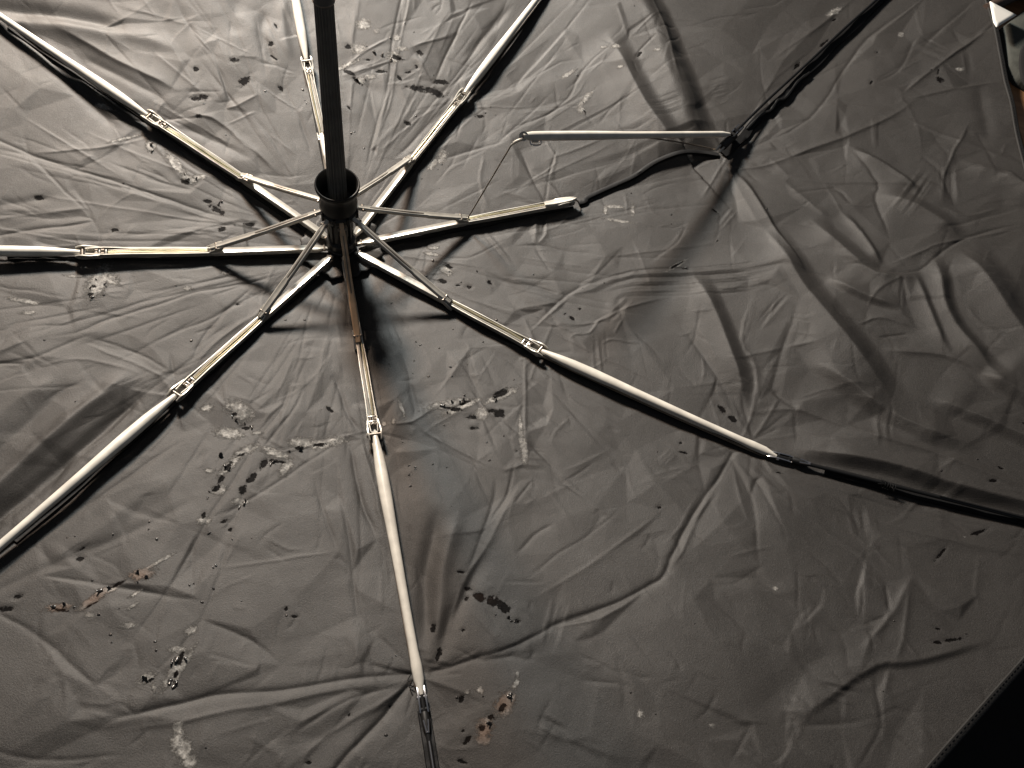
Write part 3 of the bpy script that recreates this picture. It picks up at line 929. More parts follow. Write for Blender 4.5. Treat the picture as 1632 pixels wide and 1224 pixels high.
# ------------------------------------------------------------------ canopy panels
def hem_polygon():
    px = [(1440, 1282), (1490, 1224), (1562, 1142), (1632, 1062)]
    pts = [un_can(*p)[:2] for p in px]
    pts.append(un_can(1800, 872)[:2])
    for p in [(1650, 320), (1631, 240), (1616, 172), (1606, 130), (1597, 90), (1588, 47), (1579, 20), (1571, 0), (1555, -60)]:
        pts.append(un_can(*p)[:2])
    def rk(k, r):
        a = math.radians(float(np.interp(r, *RIBA[k]))); return np.array([r * math.cos(a), r * math.sin(a)])
    c2 = rk(2, .665)
    pts.append(c2)
    corners = [rk(k, .60) for k in (3, 4, 5, 6, 7, 0)]
    cur = c2
    for c in corners:
        for t in (.25, .5, .75):
            p = lerp(cur, c, t); p = p * (1 - .05 * math.sin(math.pi * t)); pts.append(p)
        pts.append(c); cur = c
    return np.array(pts)


HEM = hem_polygon()
HEM3 = []
for i in range(len(HEM)):
    a, b = HEM[i], HEM[(i + 1) % len(HEM)]
    n = max(2, int(np.hypot(*(b - a)) / 0.008))
    for j in range(n): HEM3.append(lerp(a, b, j / n))


def inside(X, Y, poly):
    c = np.zeros(X.shape, bool)
    n = len(poly)
    for i in range(n):
        x1, y1 = poly[i]; x2, y2 = poly[(i + 1) % n]
        cond = ((y1 > Y) != (y2 > Y)) & (X < (x2 - x1) * (Y - y1) / (y2 - y1 + 1e-15) + x1)
        c ^= cond
    return c


cxm = (GX[:-1, :-1] + GX[1:, 1:]) / 2; cym = (GY[:-1, :-1] + GY[1:, 1:]) / 2
ins = inside(cxm, cym, HEM)
_, secf = base_z(cxm, cym)
idx = np.arange(NX * NY).reshape(NY, NX)
q = np.stack([idx[:-1, :-1], idx[:-1, 1:], idx[1:, 1:], idx[1:, :-1]], -1)
VV = np.stack([GX, GY, H], -1).reshape(-1, 3)
PANELS = []
for k in range(8):
    m = ins & (secf == k)
    Q = q[m]
    used, inv = np.unique(Q, return_inverse=True)
    me = bpy.data.meshes.new('canopy_panel')
    me.vertices.add(len(used)); me.vertices.foreach_set('co', VV[used].astype(np.float32).ravel())
    nf = len(Q)
    me.loops.add(nf * 4); me.loops.foreach_set('vertex_index', inv.reshape(-1).astype(np.int32))
    me.polygons.add(nf); me.polygons.foreach_set('loop_start', (np.arange(nf) * 4).astype(np.int32))
    me.polygons.foreach_set('use_smooth', np.ones(nf, bool))
    me.update(calc_edges=True)
    for nm, A in (('hole', HOLE), ('peel', PEEL), ('brown', BROWN)):
        at = me.attributes.new(nm, 'FLOAT', 'POINT')
        at.data.foreach_set('value', A.reshape(-1)[used].astype(np.float32))
    me.materials.append(M_CLOTH)
    o = bpy.data.objects.new('canopy_panel', me)
    COL.objects.link(o); o.parent = ROOT
    PANELS.append(o)

# hem: a folded, stitched strip on each panel's outer edge
HS = [base_z(p[0], p[1])[1] for p in HEM3]
HS = [int(s) for s in HS]
hem_runs = {}
n = len(HEM3)
start = next(i for i in range(n) if HS[i] != HS[i - 1])
seq = [(start + i) % n for i in range(n)]
cur = []
for i in seq + [seq[0]]:
    if cur and HS[i] != HS[cur[-1]]:
        hem_runs.setdefault(HS[cur[-1]], []).append(cur + [i]); cur = []
    cur.append(i)
for k, runs in hem_runs.items():
    for run in runs:
        if len(run) < 3: continue
        P = [np.array([HEM3[i][0], HEM3[i][1], hz(*HEM3[i]) + .0006]) for i in run]
        pr = [(-.0034, -.0008), (-.0030, .0001), (0, .0003), (.0006, -.0001), (.0006, -.0012)]
        MB().sweep(P, pr).build('hem', M_HEM, PANELS[k])
        P2 = [p + np.array([0, 0, .0013]) * 1 for p in P]
        # row of stitches just inside the edge
        mb = MB()
        for i in range(len(P) - 1):
            d = P[i + 1] - P[i]; L = np.linalg.norm(d); t = d / L
            s = np.cross(t, (0, 0, 1.0))
            for j in range(3):
                c = P[i] + d * (j + .5) / 3 - s * .0022 + np.array([0, 0, .0003])
                mb.tube([c - t * .0009, c, c + t * .0009], [.0001, .00022, .0001], 5)
        st = mb.build('stitching', M_SEAM, PANELS[k]); st['kind'] = 'stuff'

# ------------------------------------------------------------------ shaft, runner, hub
NF = 20
def flute(r, d):
    return [(math.cos(2 * math.pi * j / (NF * 4)) * (r - d * (1 if j % 4 == 0 else .35 if j % 2 else 0)),
             math.sin(2 * math.pi * j / (NF * 4)) * (r - d * (1 if j % 4 == 0 else .35 if j % 2 else 0))) for j in range(NF * 4)]


MB().sweep([(0, 0, z) for z in (.048, .10, .16, .2265)], [flute(q_, .0006) for q_ in (.0070, .0066, .0061, .0056)], True, (0, 1, 0)).build('lower_shaft', M_SHAFT, ROOT)
o = MB().lathe([(.0057, .2260), (.0061, .2266), (.0062, .2280), (.0062, .2305), (.0061, .2310), (.0061, .34), (.0, .34)], 40).build('upper_shaft', M_SHAFT, ROOT)
MB().lathe([(.0057, .2255), (.0063, .2256), (.0064, .2262), (.0057, .2266)], 40).build('ferrule_ring', M_DSTEEL, o)
MB().lathe([(0, .004), (.0062, .004), (.0062, .05), (0, .05)], 32).build('inner_shaft', M_PLASTIC, ROOT)
hub = MB().lathe([(0, -.006), (.010, -.006), (.0115, -.004), (.0115, .004), (.0105, .005), (.0105, .007), (.0115, .008), (.0110, .012), (.0085, .014), (.0085, .022), (.0090, .0225), (.0090, .040), (.0, .040)], 40).build('top_hub', M_PLASTIC, ROOT)
# vertical ridges on the hub sleeve
for a in (30, 150, 200, 250, 290, 340):
    t = math.radians(a)
    x, y = .0090 * math.cos(t), .0090 * math.sin(t)
    MB().tube([(x, y, .012), (x, y, .025), (x, y, .041)], [.0011, .0012, .0011], 8, 1, (0, 1, 0)).build('sleeve_ridge', M_BLACKM, hub)
runner = MB().lathe([(.0070, .040), (.0112, .040), (.0130, .0415), (.0136, .044), (.0136, .047), (.0122, .0485), (.0122, .050),
                     (.0137, .0515), (.0139, .055), (.0134, .059), (.0128, .0625), (.0132, .0660), (.0146, .0690), (.0156, .0705), (.0161, .0722), (.0161, .0738), (.0156, .0748),
                     (.0149, .0744), (.0144, .0728), (.0134, .0690), (.0120, .0620), (.0100, .0580), (.0070, .0575)], 56).build('runner', M_PLASTIC, ROOT)
for i in range(8):
    t = math.radians(-62.5 + 45 * i + 22)
    c = np.array([.0137 * math.cos(t), .0137 * math.sin(t), .0455])
    MB().cyl(c, (0, 0, 1), .0012, .008, 8).build('notch_tooth', M_BLACKM, runner)

# scalloped centre patch of doubled cloth
V = []; Fc = []
NR, NT = 10, 128
for i in range(NR + 1):
    for j in range(NT):
        a = 2 * math.pi * j / NT
        rad = .0285 + .0035 * abs(math.sin(4 * (a - math.radians(27.5)))) + .0012 * math.sin(13 * a + 1) + .0008 * math.sin(29 * a)
        r = .009 + (rad - .009) * i / NR
        x, y = r * math.cos(a), r * math.sin(a)
        lift = .0012 + (.0018 * max(0, math.sin(7 * a + .5)) * (i / NR) ** 2) + .0008 * math.sin(8 * a) * (i / NR)
        V.append((x, y, hz(x, y) + lift))
for i in range(NR):
    for j in range(NT):
        k = (j + 1) % NT
        Fc.append((i * NT + j, i * NT + k, (i + 1) * NT + k, (i + 1) * NT + j))
cp = mesh_obj('centre_patch', V, Fc, M_CLOTH, ROOT)
sm = cp.modifiers.new('thick', 'SOLIDIFY'); sm.thickness = .0009

# ------------------------------------------------------------------ ribs
def U(w, h, t=.0006):        # channel open upward
    a = w / 2
    return [(-a, 0), (a, 0), (a, h), (a - t, h), (a - t, t), (-a + t, t), (-a + t, h), (-a, h)]


def BAR(w, h):               # closed bar with folded top edges
    a = w / 2
    return [(-a, 0), (a, 0), (a, h * .75), (a - .0007, h), (.0003, h * .93), (-.0003, h * .93), (-a + .0007, h), (-a, h * .75)]


STR_PX = [(571, 545), (716, 482), (742, 348), (655, 252), (512, 215), (386, 281), (337, 396), (415, 505)]
ELB = {}
for k in range(8):
    L = RIB3[k]
    hubp, jp, ep = L[0], L[1], L[2]
    up = np.array([0, 0, 1.0])
    jp = un_rod(*RIBPX[k][1])
    # inner bar: hub to stretcher joint, then open channel to the elbow
    a0 = math.atan2(ep[1], ep[0])
    hp = np.array([.0118 * math.cos(a0), .0118 * math.sin(a0), .006])
    hp = lerp(hp, hubp, .5)
    t0 = lerp(hp, jp, .10)
    bw = .0058
    P = [hp, lerp(hp, jp, .04), t0, lerp(hp, jp, .5), lerp(hp, jp, .96), jp]
    pr = [BAR(.0026, .0022), BAR(.0034, .003), BAR(bw, .0036), BAR(bw, .0036), BAR(bw, .0036), BAR(.0050, .0030)]
    ws = [p - up * .002 for p in P]
    rib = MB().sweep(ws, pr).build('inner_rib', M_STEEL, ROOT, label='snapped rib ending in mid span' if k == 2 else None)
    # hub hinge slot
    d = (jp - hp) / np.linalg.norm(jp - hp)
    side = np.cross(d, up); side /= np.linalg.norm(side)
    MB().cyl(hp + d * .003 + up * .0002, side, .0009, .0052, 8).build('hinge_pin', M_DSTEEL, rib)
    ee = ep if k != 2 else ep
    cpts = [lerp(jp, ee, t) for t in np.linspace(0, 1, 8)]
    cws = [p - up * .0022 for p in cpts]
    flare = [.0050, .0056, .0060, .0060, .0060, .0062, .0070, .0052]
    ch = MB().sweep(cws, [U(f, .0040) for f in flare]).build('rib_channel', M_STEEL, rib)
    # link wires lying in the channel
    for sgn, mt, hh in ((-1, M_BRASS, .0006), (1, M_STEEL, .0010)):
        wp = path([lerp(jp, ee, .02) + side * .0012 * sgn + up * .0014, lerp(jp, ee, .3) + side * .0014 * sgn + up * hh, lerp(jp, ee, .6) + side * .0013 * sgn + up * (hh + .0003), lerp(jp, ee, .82) + side * .0010 * sgn + up * .0002], 5)
        MB().tube(wp, .00085, 8).build('link_wire', mt, rib)
    # punched lugs near the elbow
    for t in (.86, .91):
        c = lerp(jp, ee, t)
        for sgn in (-1, 1):
            MB().cyl(c + side * .0014 * sgn + up * .0006, d, .0009, .0022, 6).build('lug', M_DSTEEL, rib)
        MB().cyl(c + up * .0002 - d * .002, side, .0007, .0064, 8).build('rivet', M_STEEL, rib)
    # ---------------- stretcher
    rs = un(*STR_PX[k], zrod(math.hypot(jp[0], jp[1])) + .0022)
    a1 = math.atan2(rs[1], rs[0])
    top = np.array([.0125 * math.cos(a1), .0125 * math.sin(a1), .0455])
    sp = [lerp(top, rs, t) for t in (0, .06, .10, .5, .62, .64, .9, 1.0)]
    sag = [0, 0, 0, -.0008, -.0006, -.0006, 0, 0]
    sp = [p + up * s for p, s in zip(sp, sag)]
    stc = MB().sweep([p - up * .001 for p in sp], [BAR(w_, .0028) for w_ in (.0030, .0036, .0042, .0042, .0042, .0050, .0048, .0034)]).build('stretcher', M_ORANGE_REFL if k == 0 else M_STEEL, ROOT, label='stretcher strut with an orange reflection put into its colour' if k == 0 else None)
    dd = (rs - top) / np.linalg.norm(rs - top); sd = np.cross(dd, up); sd /= np.linalg.norm(sd)
    MB().tube(path([lerp(top, rs, .12) + up * .0013, lerp(top, rs, .60) + up * .0009], 6), .0006, 6).build('strut_wire', M_DSTEEL, stc)
    for t, rr in ((.06, .0011), (.955, .0013)):
        MB().cyl(lerp(top, rs, t) + up * .0006, sd, rr, .0062, 10).build('rivet', M_DSTEEL, stc)
    # collar plates clasping the rib at the joint
    for sgn in (-1, 1):
        c0 = rs - dd * .009 + sd * .0028 * sgn; c1 = rs + dd * .005 + sd * .0030 * sgn - up * .001
        MB().sweep([c0, lerp(c0, c1, .2), lerp(c0, c1, .8), c1], [[(-.0004, -.0010), (.0004, -.0010), (.0004, .0008), (-.0004, .0008)], [(-.0004, -.0020), (.0004, -.0020), (.0004, .0014), (-.0004, .0014)], [(-.0004, -.0024), (.0004, -.0024), (.0004, .0012), (-.0004, .0012)], [(-.0004, -.0014), (.0004, -.0014), (.0004, .0004), (-.0004, .0004)]]).build('joint_plate', M_STEEL, stc)


def elbow(P, d, d2, side, parent=ROOT):
    """two cheek plates with rounded ends, riveted through"""
    up = np.array([0, 0, 1.0])
    e = MB()
    for sgn in (-1, 1):
        c0 = P - d * .012 + side * .0030 * sgn; c1 = P + d2 * .006 + side * .0038 * sgn
        pts = [lerp(c0, c1, t) + side * sgn * .0009 * math.sin(math.pi * t) for t in np.linspace(0, 1, 9)]
        hs = [.0008, .0016, .0018, .0018, .0019, .0022, .0024, .0021, .0009]
        e.sweep(pts, [[(-.00045, -h), (.00045, -h), (.00045, h), (-.00045, h)] for h in hs])
    # bent end loop
    loop = [P + d2 * .006 + side * .0038, P + d2 * .0085 + side * .0024, P + d2 * .0092, P + d2 * .0085 - side * .0024, P + d2 * .006 - side * .0038]
    o = e.build('elbow_joint', M_STEEL, parent)
    for off, r in ((-.0075, .0010), (.0015, .0014)):
        MB().cyl(P + (d if off < 0 else d2) * off, side, r, .0094, 10).build('rivet', M_DSTEEL if off > 0 else M_STEEL, o)
    MB().tube([P + d2 * .0015 + side * .0049, P + d2 * .0015 + side * .0056], [.0020, .0013], 10).build('rivet_head', M_STEEL, o)
    return o


def middle_arm(A, B, side, ra=1.0, end=True, label=None, under=True, n=22, bow=.0):
    up = np.array([0, 0, 1.0])
    P = [lerp(A, B, t) + up * bow * math.sin(math.pi * t) for t in np.linspace(0, 1, n)]
    tt = np.linspace(0, 1, n)
    r = np.interp(tt, [0, .04, .12, .25, .45, .7, .86, .93, .97, 1], [.0017, .0025, .0038, .0041, .0032, .0026, .0026, .0034, .0027, .0010]) * ra
    o = MB().tube(P, list(r), 16, .85).build('middle_arm', M_WHITE, ROOT, label=label)
    if under:
        Q = [lerp(A, B, t) + side * .0022 - up * (.0030 + .0016 * math.sin(math.pi * t)) for t in np.linspace(.01, .97, 12)]
        MB().tube(Q, .0008, 7).build('return_wire', M_DSTEEL, o)
    # dark stain where the tube is pressed flat
    return o


up = np.array([0, 0, 1.0])
for k in (0, 1, 3, 4, 5, 6, 7):
    L = RIB3[k]
    ep, mp = L[2], L[3]
    d = (ep - L[1]); d /= np.linalg.norm(d)
    d2 = (mp - ep); d2 /= np.linalg.norm(d2)
    side = np.cross(d, up); side /= np.linalg.norm(side)
    s2 = np.cross(d2, up); s2 /= np.linalg.norm(s2)
    elbow(ep, d, d2, side)
    if k in (0, 1):
        B = mp
    else:   # arms that run on outside the frame, to their full length
        e2 = un_rod(*RIBPX[k][3]) if k != 4 else mp
        dirn = (e2 - ep) / np.linalg.norm(e2 - ep)
        B = ep + dirn * .178
        B[2] = zrod(math.hypot(B[0], B[1]))
    middle_arm(ep + d2 * .003, B, s2, 1.0)
    # tip wires with end joints
    if k in (0, 1):
        far = L[4:]
        dz = .0038
        pts = [B] + [np.array([*un_can(*q)[:2], 0]) for q in RIBPX[k][4:]]
        for p in pts[1:]: p[2] = hz(p[0], p[1]) + dz
    else:
        e = B + dirn * .20
        pts = [B, lerp(B, e, .5), e]
        for p in pts[1:]: p[2] = hz(p[0], p[1]) + .004
    PP = path(pts, 10)
    for p in PP[3:]: p[2] = max(p[2], hz(p[0], p[1]) + .0035)
    MB().tube(PP, .0013, 10).build('tip_wire', M_BLACKM, ROOT)
    # binding tape under the wire
    SS = [np.array([p[0], p[1], hz(p[0], p[1]) + .0008]) for p in PP[2:]]
    sb = [[(-.0034, 0), (.0034, 0), (.0030, .0012 + .0006 * math.sin(i * 1.7)), (-.0030, .0012)] for i in range(len(SS))]
    MB().sweep(SS, sb).build('seam_binding', M_SEAM, ROOT)
    # clevis between arm and wire
    dd = PP[3] - PP[0]; dd /= np.linalg.norm(dd)
    ss = np.cross(dd, up); ss /= np.linalg.norm(ss)
    e = MB()
    for sgn in (-1, 1):
        a = B - dd * .006 + ss * .0018 * sgn; b = B + dd * .010 + ss * .0021 * sgn
        e.sweep([lerp(a, b, t) for t in (0, .15, .5, .85, 1)], [[(-.0004, -h), (.0004, -h), (.0004, h), (-.0004, h)] for h in (.0005, .0014, .0017, .0014, .0006)])
    ej = e.build('end_joint', M_CHROME, ROOT)
    MB().cyl(B + dd * .001, ss, .0010, .0060, 8).build('rivet', M_CHROME, ej)
    MB().cyl(B + dd * .008, ss, .0012, .0056, 8).build('rivet', M_BLACKM, ej)
    MB().tube([B + dd * .010, B + dd * .013, B + dd * .017, B + dd * .021], [.0022, .0024, .0022, .0014], 10).build('socket', M_PLASTIC, ej)
    for sgn in (-1, 1):
        MB().tube([B + dd * .014 + ss * .0012 * sgn + up * .0018, B + dd * .021 + ss * .0004 * sgn + up * .0012], .0006, 6).build('clip_prong', M_CHROME, ej)
    if k in (0, 1):   # thin bright wire lying on the tip rod
        MB().tube([p + up * .0015 for p in PP[6:]], .0005, 6).build('bright_strand', M_CHROME if k == 0 else M_BLACKM, ej)

# ------------------------------------------------------------------ the snapped rib and its loose arm
L = RIB3[2]
jp, ep = L[1], L[2]
d = (ep - jp) / np.linalg.norm(ep - jp); side = np.cross(d, up); side /= np.linalg.norm(side)
e = MB()
for sgn in (-1, 1):
    c0 = lerp(jp, ep, .80) + side * .0032 * sgn; c1 = ep + side * .0022 * sgn + up * .001
    e.sweep([lerp(c0, c1, t) for t in np.linspace(0, 1, 7)], [[(-.0005, -h), (.0005, -h), (.0005, h), (-.0005, h)] for h in (.0012, .0022, .0026, .0026, .0024, .0018, .0008)])
be = e.build('broken_bracket', M_STEEL, ROOT, label='torn bracket at the end of the snapped rib')
e = MB().sweep([lerp(jp, ep, t) + up * .0014 for t in (.72, .8, .9, .97, 1.02)], [BAR(w_, .0022) for w_ in (.0040, .0052, .0054, .0044, .0016)]).build('folded_plate', M_WHITE, be)
MB().cyl(ep - d * .004 + up * .001, side, .0012, .0072, 8).build('rivet', M_DSTEEL, be)
MB().tube([ep + up * .001, ep + d * .003 - up * .001, ep + d * .005 - up * .004], [.0007, .0006, .0004], 6).build('bent_pin', M_DSTEEL, be)

# where the joint sits, lifted by the cloth
J = on_cloth(1166, 222, .010)
ARM_A = un(833, 217, .105)
ARM_B = J + up * .004
ARM_B = un(1163, 214, float(ARM_B[2]))
dA = (ARM_B - ARM_A); LA = np.linalg.norm(dA); dA /= LA
sA = np.cross(dA, up); sA /= np.linalg.norm(sA)
n = 26
tt = np.linspace(0, 1, n)
rr_ = np.interp(tt, [0, .012, .04, .10, .3, .5, .9, .955, .98, 1], [.0022, .0033, .0034, .0036, .0035, .0028, .0026, .0027, .0019, .0013])
arm = MB().tube([lerp(ARM_A, ARM_B, t) for t in tt], list(rr_), 16, .95).build('loose_arm', M_WHITE, ROOT, label='loose ivory arm of the snapped rib hanging free of its joint')
MB().cyl(ARM_A + dA * .0008, CAM_U * .3 + CAM_F, .0034, .0022, 14).build('end_eyelet', M_STEEL, arm)
MB().cyl(ARM_A + dA * .0008, CAM_U * .3 + CAM_F, .0012, .0040, 10).build('rivet', M_DSTEEL, arm)
lg = ARM_A + dA * .010 - CAM_U * .0030
MB().tube(path([lg - dA * .004, lg - dA * .0034 - CAM_U * .0026, lg - dA * .001 - CAM_U * .0036, lg + dA * .004 - CAM_U * .0034, lg + dA * .005 - CAM_U * .001, lg + dA * .0048], 4), .0006, 6).build('wire_loop', M_CHROME, arm)
MB().cyl(lg - CAM_U * .0008, dA, .0010, .005, 8).build('rivet', M_STEEL, arm)
# spring wire from arm end down to the stretcher joint
w0 = un(746, 347, float(jp[2]) + .004)
w1 = lerp(un(815, 231, .098), un(815, 231, .10), .5)
w2 = ARM_A - CAM_U * .002
MB().tube([w0, lerp(w0, w1, .3), lerp(w0, w1, .7), w1], .00055, 6).build('spring_wire', M_DSTEEL, ROOT, label='thin dark wire stretched from the loose arm down to the snapped rib')
MB().tube(path([w1, un(822, 226, .102), w2], 5), [.0007] * 3 + [.0011] * 8, 8).build('wire_hook', M_STEEL, arm)
# thin wire from under the arm back to the joint
wa = lerp(ARM_A, ARM_B, .55) - up * .002
wb = un(1140, 238, float(J[2]) - .002)
MB().tube(path([wa, lerp(wa, wb, .5) + up * .001, wb], 6), .0006, 6).build('return_wire', M_DSTEEL, arm)
# tip assembly at the joint
tipd = un(1230, 158, float(J[2])) - un(1180, 207, float(J[2])); tipd /= np.linalg.norm(tipd)
ts = np.cross(tipd, up); ts /= np.linalg.norm(ts)
K = un(1172, 210, float(ARM_B[2]))
e = MB()
for sgn in (-1, 1):
    a = K - tipd * .006 + ts * .0018 * sgn; b = K + tipd * .010 + ts * .002 * sgn
    e.sweep([lerp(a, b, t) for t in (0, .15, .5, .85, 1)], [[(-.0004, -h), (.0004, -h), (.0004, h), (-.0004, h)] for h in (.0006, .0015, .0018, .0014, .0006)])
ej = e.build('end_joint', M_CHROME, ROOT)
MB().cyl(K + tipd * .001, ts, .0020, .0052, 10).build('rivet', M_BLACKM, ej)
MB().cyl(K - tipd * .004, ts, .0016, .0056, 10).build('rivet', M_PLASTIC, ej)
K2 = un(1152, 233, float(J[2]))
for sgn in (-1, 1):
    a = K2 - tipd * .008 + ts * .0016 * sgn; b = K2 + tipd * .010 + ts * .0018 * sgn
    MB().sweep([lerp(a, b, t) for t in (0, .15, .5, .85, 1)], [[(-.0006, -h), (.0006, -h), (.0006, h), (-.0006, h)] for h in (.0006, .0014, .0016, .0014, .0006)]).build('clip_plate', M_STEEL, ej)
MB().cyl(K2 + up * .0008, ts, .0013, .0052, 8).build('rivet', M_CHROME, ej)
MB().cyl(K2 + tipd * .006 + up * .0008, ts, .0013, .0052, 8).build('rivet', M_STEEL, ej)
MB().cyl(lerp(K, K2, .5) - up * .002, tipd, .0036, .020, 12).build('socket', M_PLASTIC, ej)
# outer tip wire over loose binding
tp = [K] + [on_cloth(x, y, .006) for x, y in ((1225, 158), (1290, 98), (1345, 46), (1405, -8), (1470, -70))]
tp = path(tp, 8)
MB().tube(tp, .0012, 8).build('tip_wire', M_BLACKM, ROOT)
sp = path([on_cloth(x, y, .0022) for x, y in ((1152, 246), (1180, 222), (1205, 192), (1245, 158), (1262, 140), (1290, 110), (1345, 56), (1412, -8), (1475, -70))], 7)
MB().sweep(sp, [[(-.0034, -.001), (.0034, -.001), (.0036 + .0006 * math.sin(i * .9), .0012), (-.003, .0014 + .0004 * math.sin(i * 1.3))] for i in range(len(sp))]).build('seam_binding', M_SEAM, ROOT)
# puckered slack tape beside the wire
sp = path([on_cloth(x, y, .0038) for x, y in ((1190, 206), (1215, 182), (1228, 176), (1240, 160), (1252, 156), (1272, 130), (1290, 116))], 6)
MB().tube(sp, [.0009 + .0006 * abs(math.sin(i * .8)) for i in range(len(sp))], 7).build('slack_tape', M_BLACKM, ROOT)
# bare seam between the snapped end and the joint
sp = path([on_cloth(x, y, .0016) for x, y in ((922, 324), (932, 321), (938, 314), (975, 297), (1010, 281), (1045, 258), (1085, 243), (1118, 243), (1145, 247))], 7)
MB().sweep(sp, [[(-.0020, -.0012), (.0022, -.0012), (.0018, .0009), (0, .0014 + .0001 * math.sin(i * 1.1)), (-.0018, .0008)] for i in range(len(sp))]).build('seam_binding', M_SEAM, ROOT, label='bare black seam left where the rib has snapped away')
# inner seam tapes under the other ribs
for k in range(8):
    L = RIB3[k]
    pts = [lerp(L[0], L[2], t) for t in np.linspace(.12, 1, 12)]
    if k != 2: pts += [lerp(L[2], RIB3[k][3], t) for t in np.linspace(.1, .95, 9)]
    pts = [np.array([p[0], p[1], hz(p[0], p[1]) + .0006]) for p in pts]
    MB().sweep(pts, [[(-.0026, -.0006), (.0026, -.0006), (.0022, .0007), (-.0022, .0007 + .0003 * math.sin(i * 2.1))] for i in range(len(pts))]).build('inner_seam', M_SEAM, ROOT)

# tie thread on the right-down tip wire, loose ends
c = on_cloth(1418, 774, .005)
e = MB()
for i in range(5):
    q_ = on_cloth(1410 + 4 * i, 772 + 1.2 * i, .0052)
    dd = on_cloth(1500, 796, .005) - on_cloth(1400, 770, .005); dd /= np.linalg.norm(dd)
    ss = np.cross(dd, up)
    ring = [q_ + ss * .0022 * math.cos(t) + up * (.0022 * math.sin(t) - .001) for t in np.linspace(0, 2 * math.pi, 12)]
    e.tube(ring, .0003, 5)
for x, y in ((1404, 764), (1399, 771), (1425, 783)):
    e.tube(path([c, lerp(c, on_cloth(x, y, .006), .5) + up * .001, on_cloth(x, y, .006)], 3), .00025, 5)
e.build('tie_thread', M_SEAM, ROOT)
for a, b, cc in (((658, 1070), (650, 1085), (664, 1082)), ((596, 655), (588, 650), (584, 660)), ((660, 1095), (652, 1092), (656, 1100))):
    MB().tube(path([on_cloth(*p, .002) for p in (a, b, cc)], 4), .0003, 5).build('tie_thread', M_SEAM, ROOT)

# ------------------------------------------------------------------ blisters and grit on the coating
ICO = bmesh.new(); bmesh.ops.create_icosphere(ICO, subdivisions=2, radius=1)
IV = np.array([v.co[:] for v in ICO.verts]); IF = [tuple(v.index for v in f.verts) for f in ICO.faces]; ICO.free()
pos = [(663, 545), (670, 550), (700, 555), (722, 525), (757, 186), (774, 180), (782, 170), (790, 183), (663, 185), (748, 458), (640, 700), (642, 705), (652, 742), (662, 745), (662, 748), (652, 757), (654, 775),
       (690, 740), (712, 745), (780, 734), (776, 705), (803, 695), (708, 678), (660, 575), (620, 580), (683, 600), (658, 595), (720, 600), (631, 1045), (625, 1048), (302, 933), (309, 930), (340, 905), (344, 902), (250, 860),
       (238, 832), (237, 844), (180, 852), (120, 855), (107, 857), (89, 835), (333, 850), (370, 860), (401, 858), (147, 925), (118, 968), (190, 970), (176, 1012), (177, 1010), (178, 1024), (247, 1023), (328, 1192),
       (385, 958), (322, 960), (340, 938), (560, 212), (325, 165), (212, 205), (360, 215), (672, 285), (704, 262), (920, 120), (1006, 308), (1070, 342), (1070, 357), (1222, 333), (850, 437), (760, 432), (770, 545), (792, 510),
       (700, 300), (690, 260), (698, 270), (640, 245), (580, 236), (565, 210), (1048, 720), (1558, 732), (1500, 750), (1425, 990), (1408, 1102), (1107, 994), (1005, 1104), (1045, 1138), (622, 60), (645, 37), (486, 160), (488, 165),
       (680, 440), (716, 433), (735, 450), (690, 415), (690, 230), (697, 255), (718, 585), (745, 580), (900, 500), (815, 990), (790, 980), (770, 1110), (728, 1112), (1540, 1010), (280, 455), (120, 640), (300, 640), (455, 510)]
for i in range(30):
    x, y = random.gauss(620, 330), random.gauss(560, 330)
    if 0 < x < 1632 and 0 < y < 1224: pos.append((x, y))
VB, FB = [], []
for x, y in pos:
    P = on_cloth(x, y, 0)
    s = random.uniform(.0004, .0009)
    A = random.uniform(0, 6.28)
    sx, sy = s * random.uniform(.8, 1.6), s * random.uniform(.7, 1.1)
    b0 = len(VB)
    jit = RNG.uniform(.8, 1.2, len(IV))
    for (vx, vy, vz), q_ in zip(IV, jit):
        a_, b_ = vx * sx * q_, vy * sy * q_
        VB.append((P[0] + a_ * math.cos(A) - b_ * math.sin(A), P[1] + a_ * math.sin(A) + b_ * math.cos(A), P[2] + vz * s * .45 + s * .1))
    FB += [tuple(b0 + i for i in f) for f in IF]
bl = mesh_obj('coating_blister', VB, FB, M_BLIST, ROOT)
bl['kind'] = 'stuff'
# curled flakes of coating at the tears
VB, FB = [], []
for (x, y, n_) in [(390, 682, 3), (373, 662, 2), (478, 716, 3), (574, 128, 3), (627, 95, 3), (296, 286, 4), (243, 234, 2), (385, 800, 3), (362, 742, 3), (740, 640, 4), (715, 652, 3), (795, 632, 3), (155, 455, 3), (145, 470, 2), (1078, 424, 3), (826, 985, 3), (235, 1078, 3), (285, 1048, 3), (275, 1080, 3), (225, 921, 3), (165, 943, 2), (100, 968, 2), (585, 78, 2), (345, 330, 2), (360, 436, 2), (780, 1150, 2), (812, 1112, 2), (335, 780, 2), (430, 740, 4), (700, 645, 2), (925, 178, 2)]:
    for i in range(n_):
        P = on_cloth(x + random.gauss(0, 7), y + random.gauss(0, 5), 0)
        A = random.uniform(0, 6.28); Lf = random.uniform(.001, .003); Wf = Lf * random.uniform(.3, .6); cu = random.uniform(.4, 1.3)
        b0 = len(VB)
        for u in range(6):
            for v_ in range(3):
                a_ = (u / 5) * Lf; b_ = (v_ - 1) * Wf * (1 - .6 * (u / 5) ** 2) * random.uniform(.75, 1.2)
                z = .0001 + cu * a_ * a_ / Lf * .7
                VB.append((P[0] + a_ * math.cos(A) - b_ * math.sin(A), P[1] + a_ * math.sin(A) + b_ * math.cos(A), P[2] + z))
        for u in range(5):
            for v_ in range(2):
                a_ = b0 + u * 3 + v_
                FB.append((a_, a_ + 1, a_ + 4, a_ + 3))
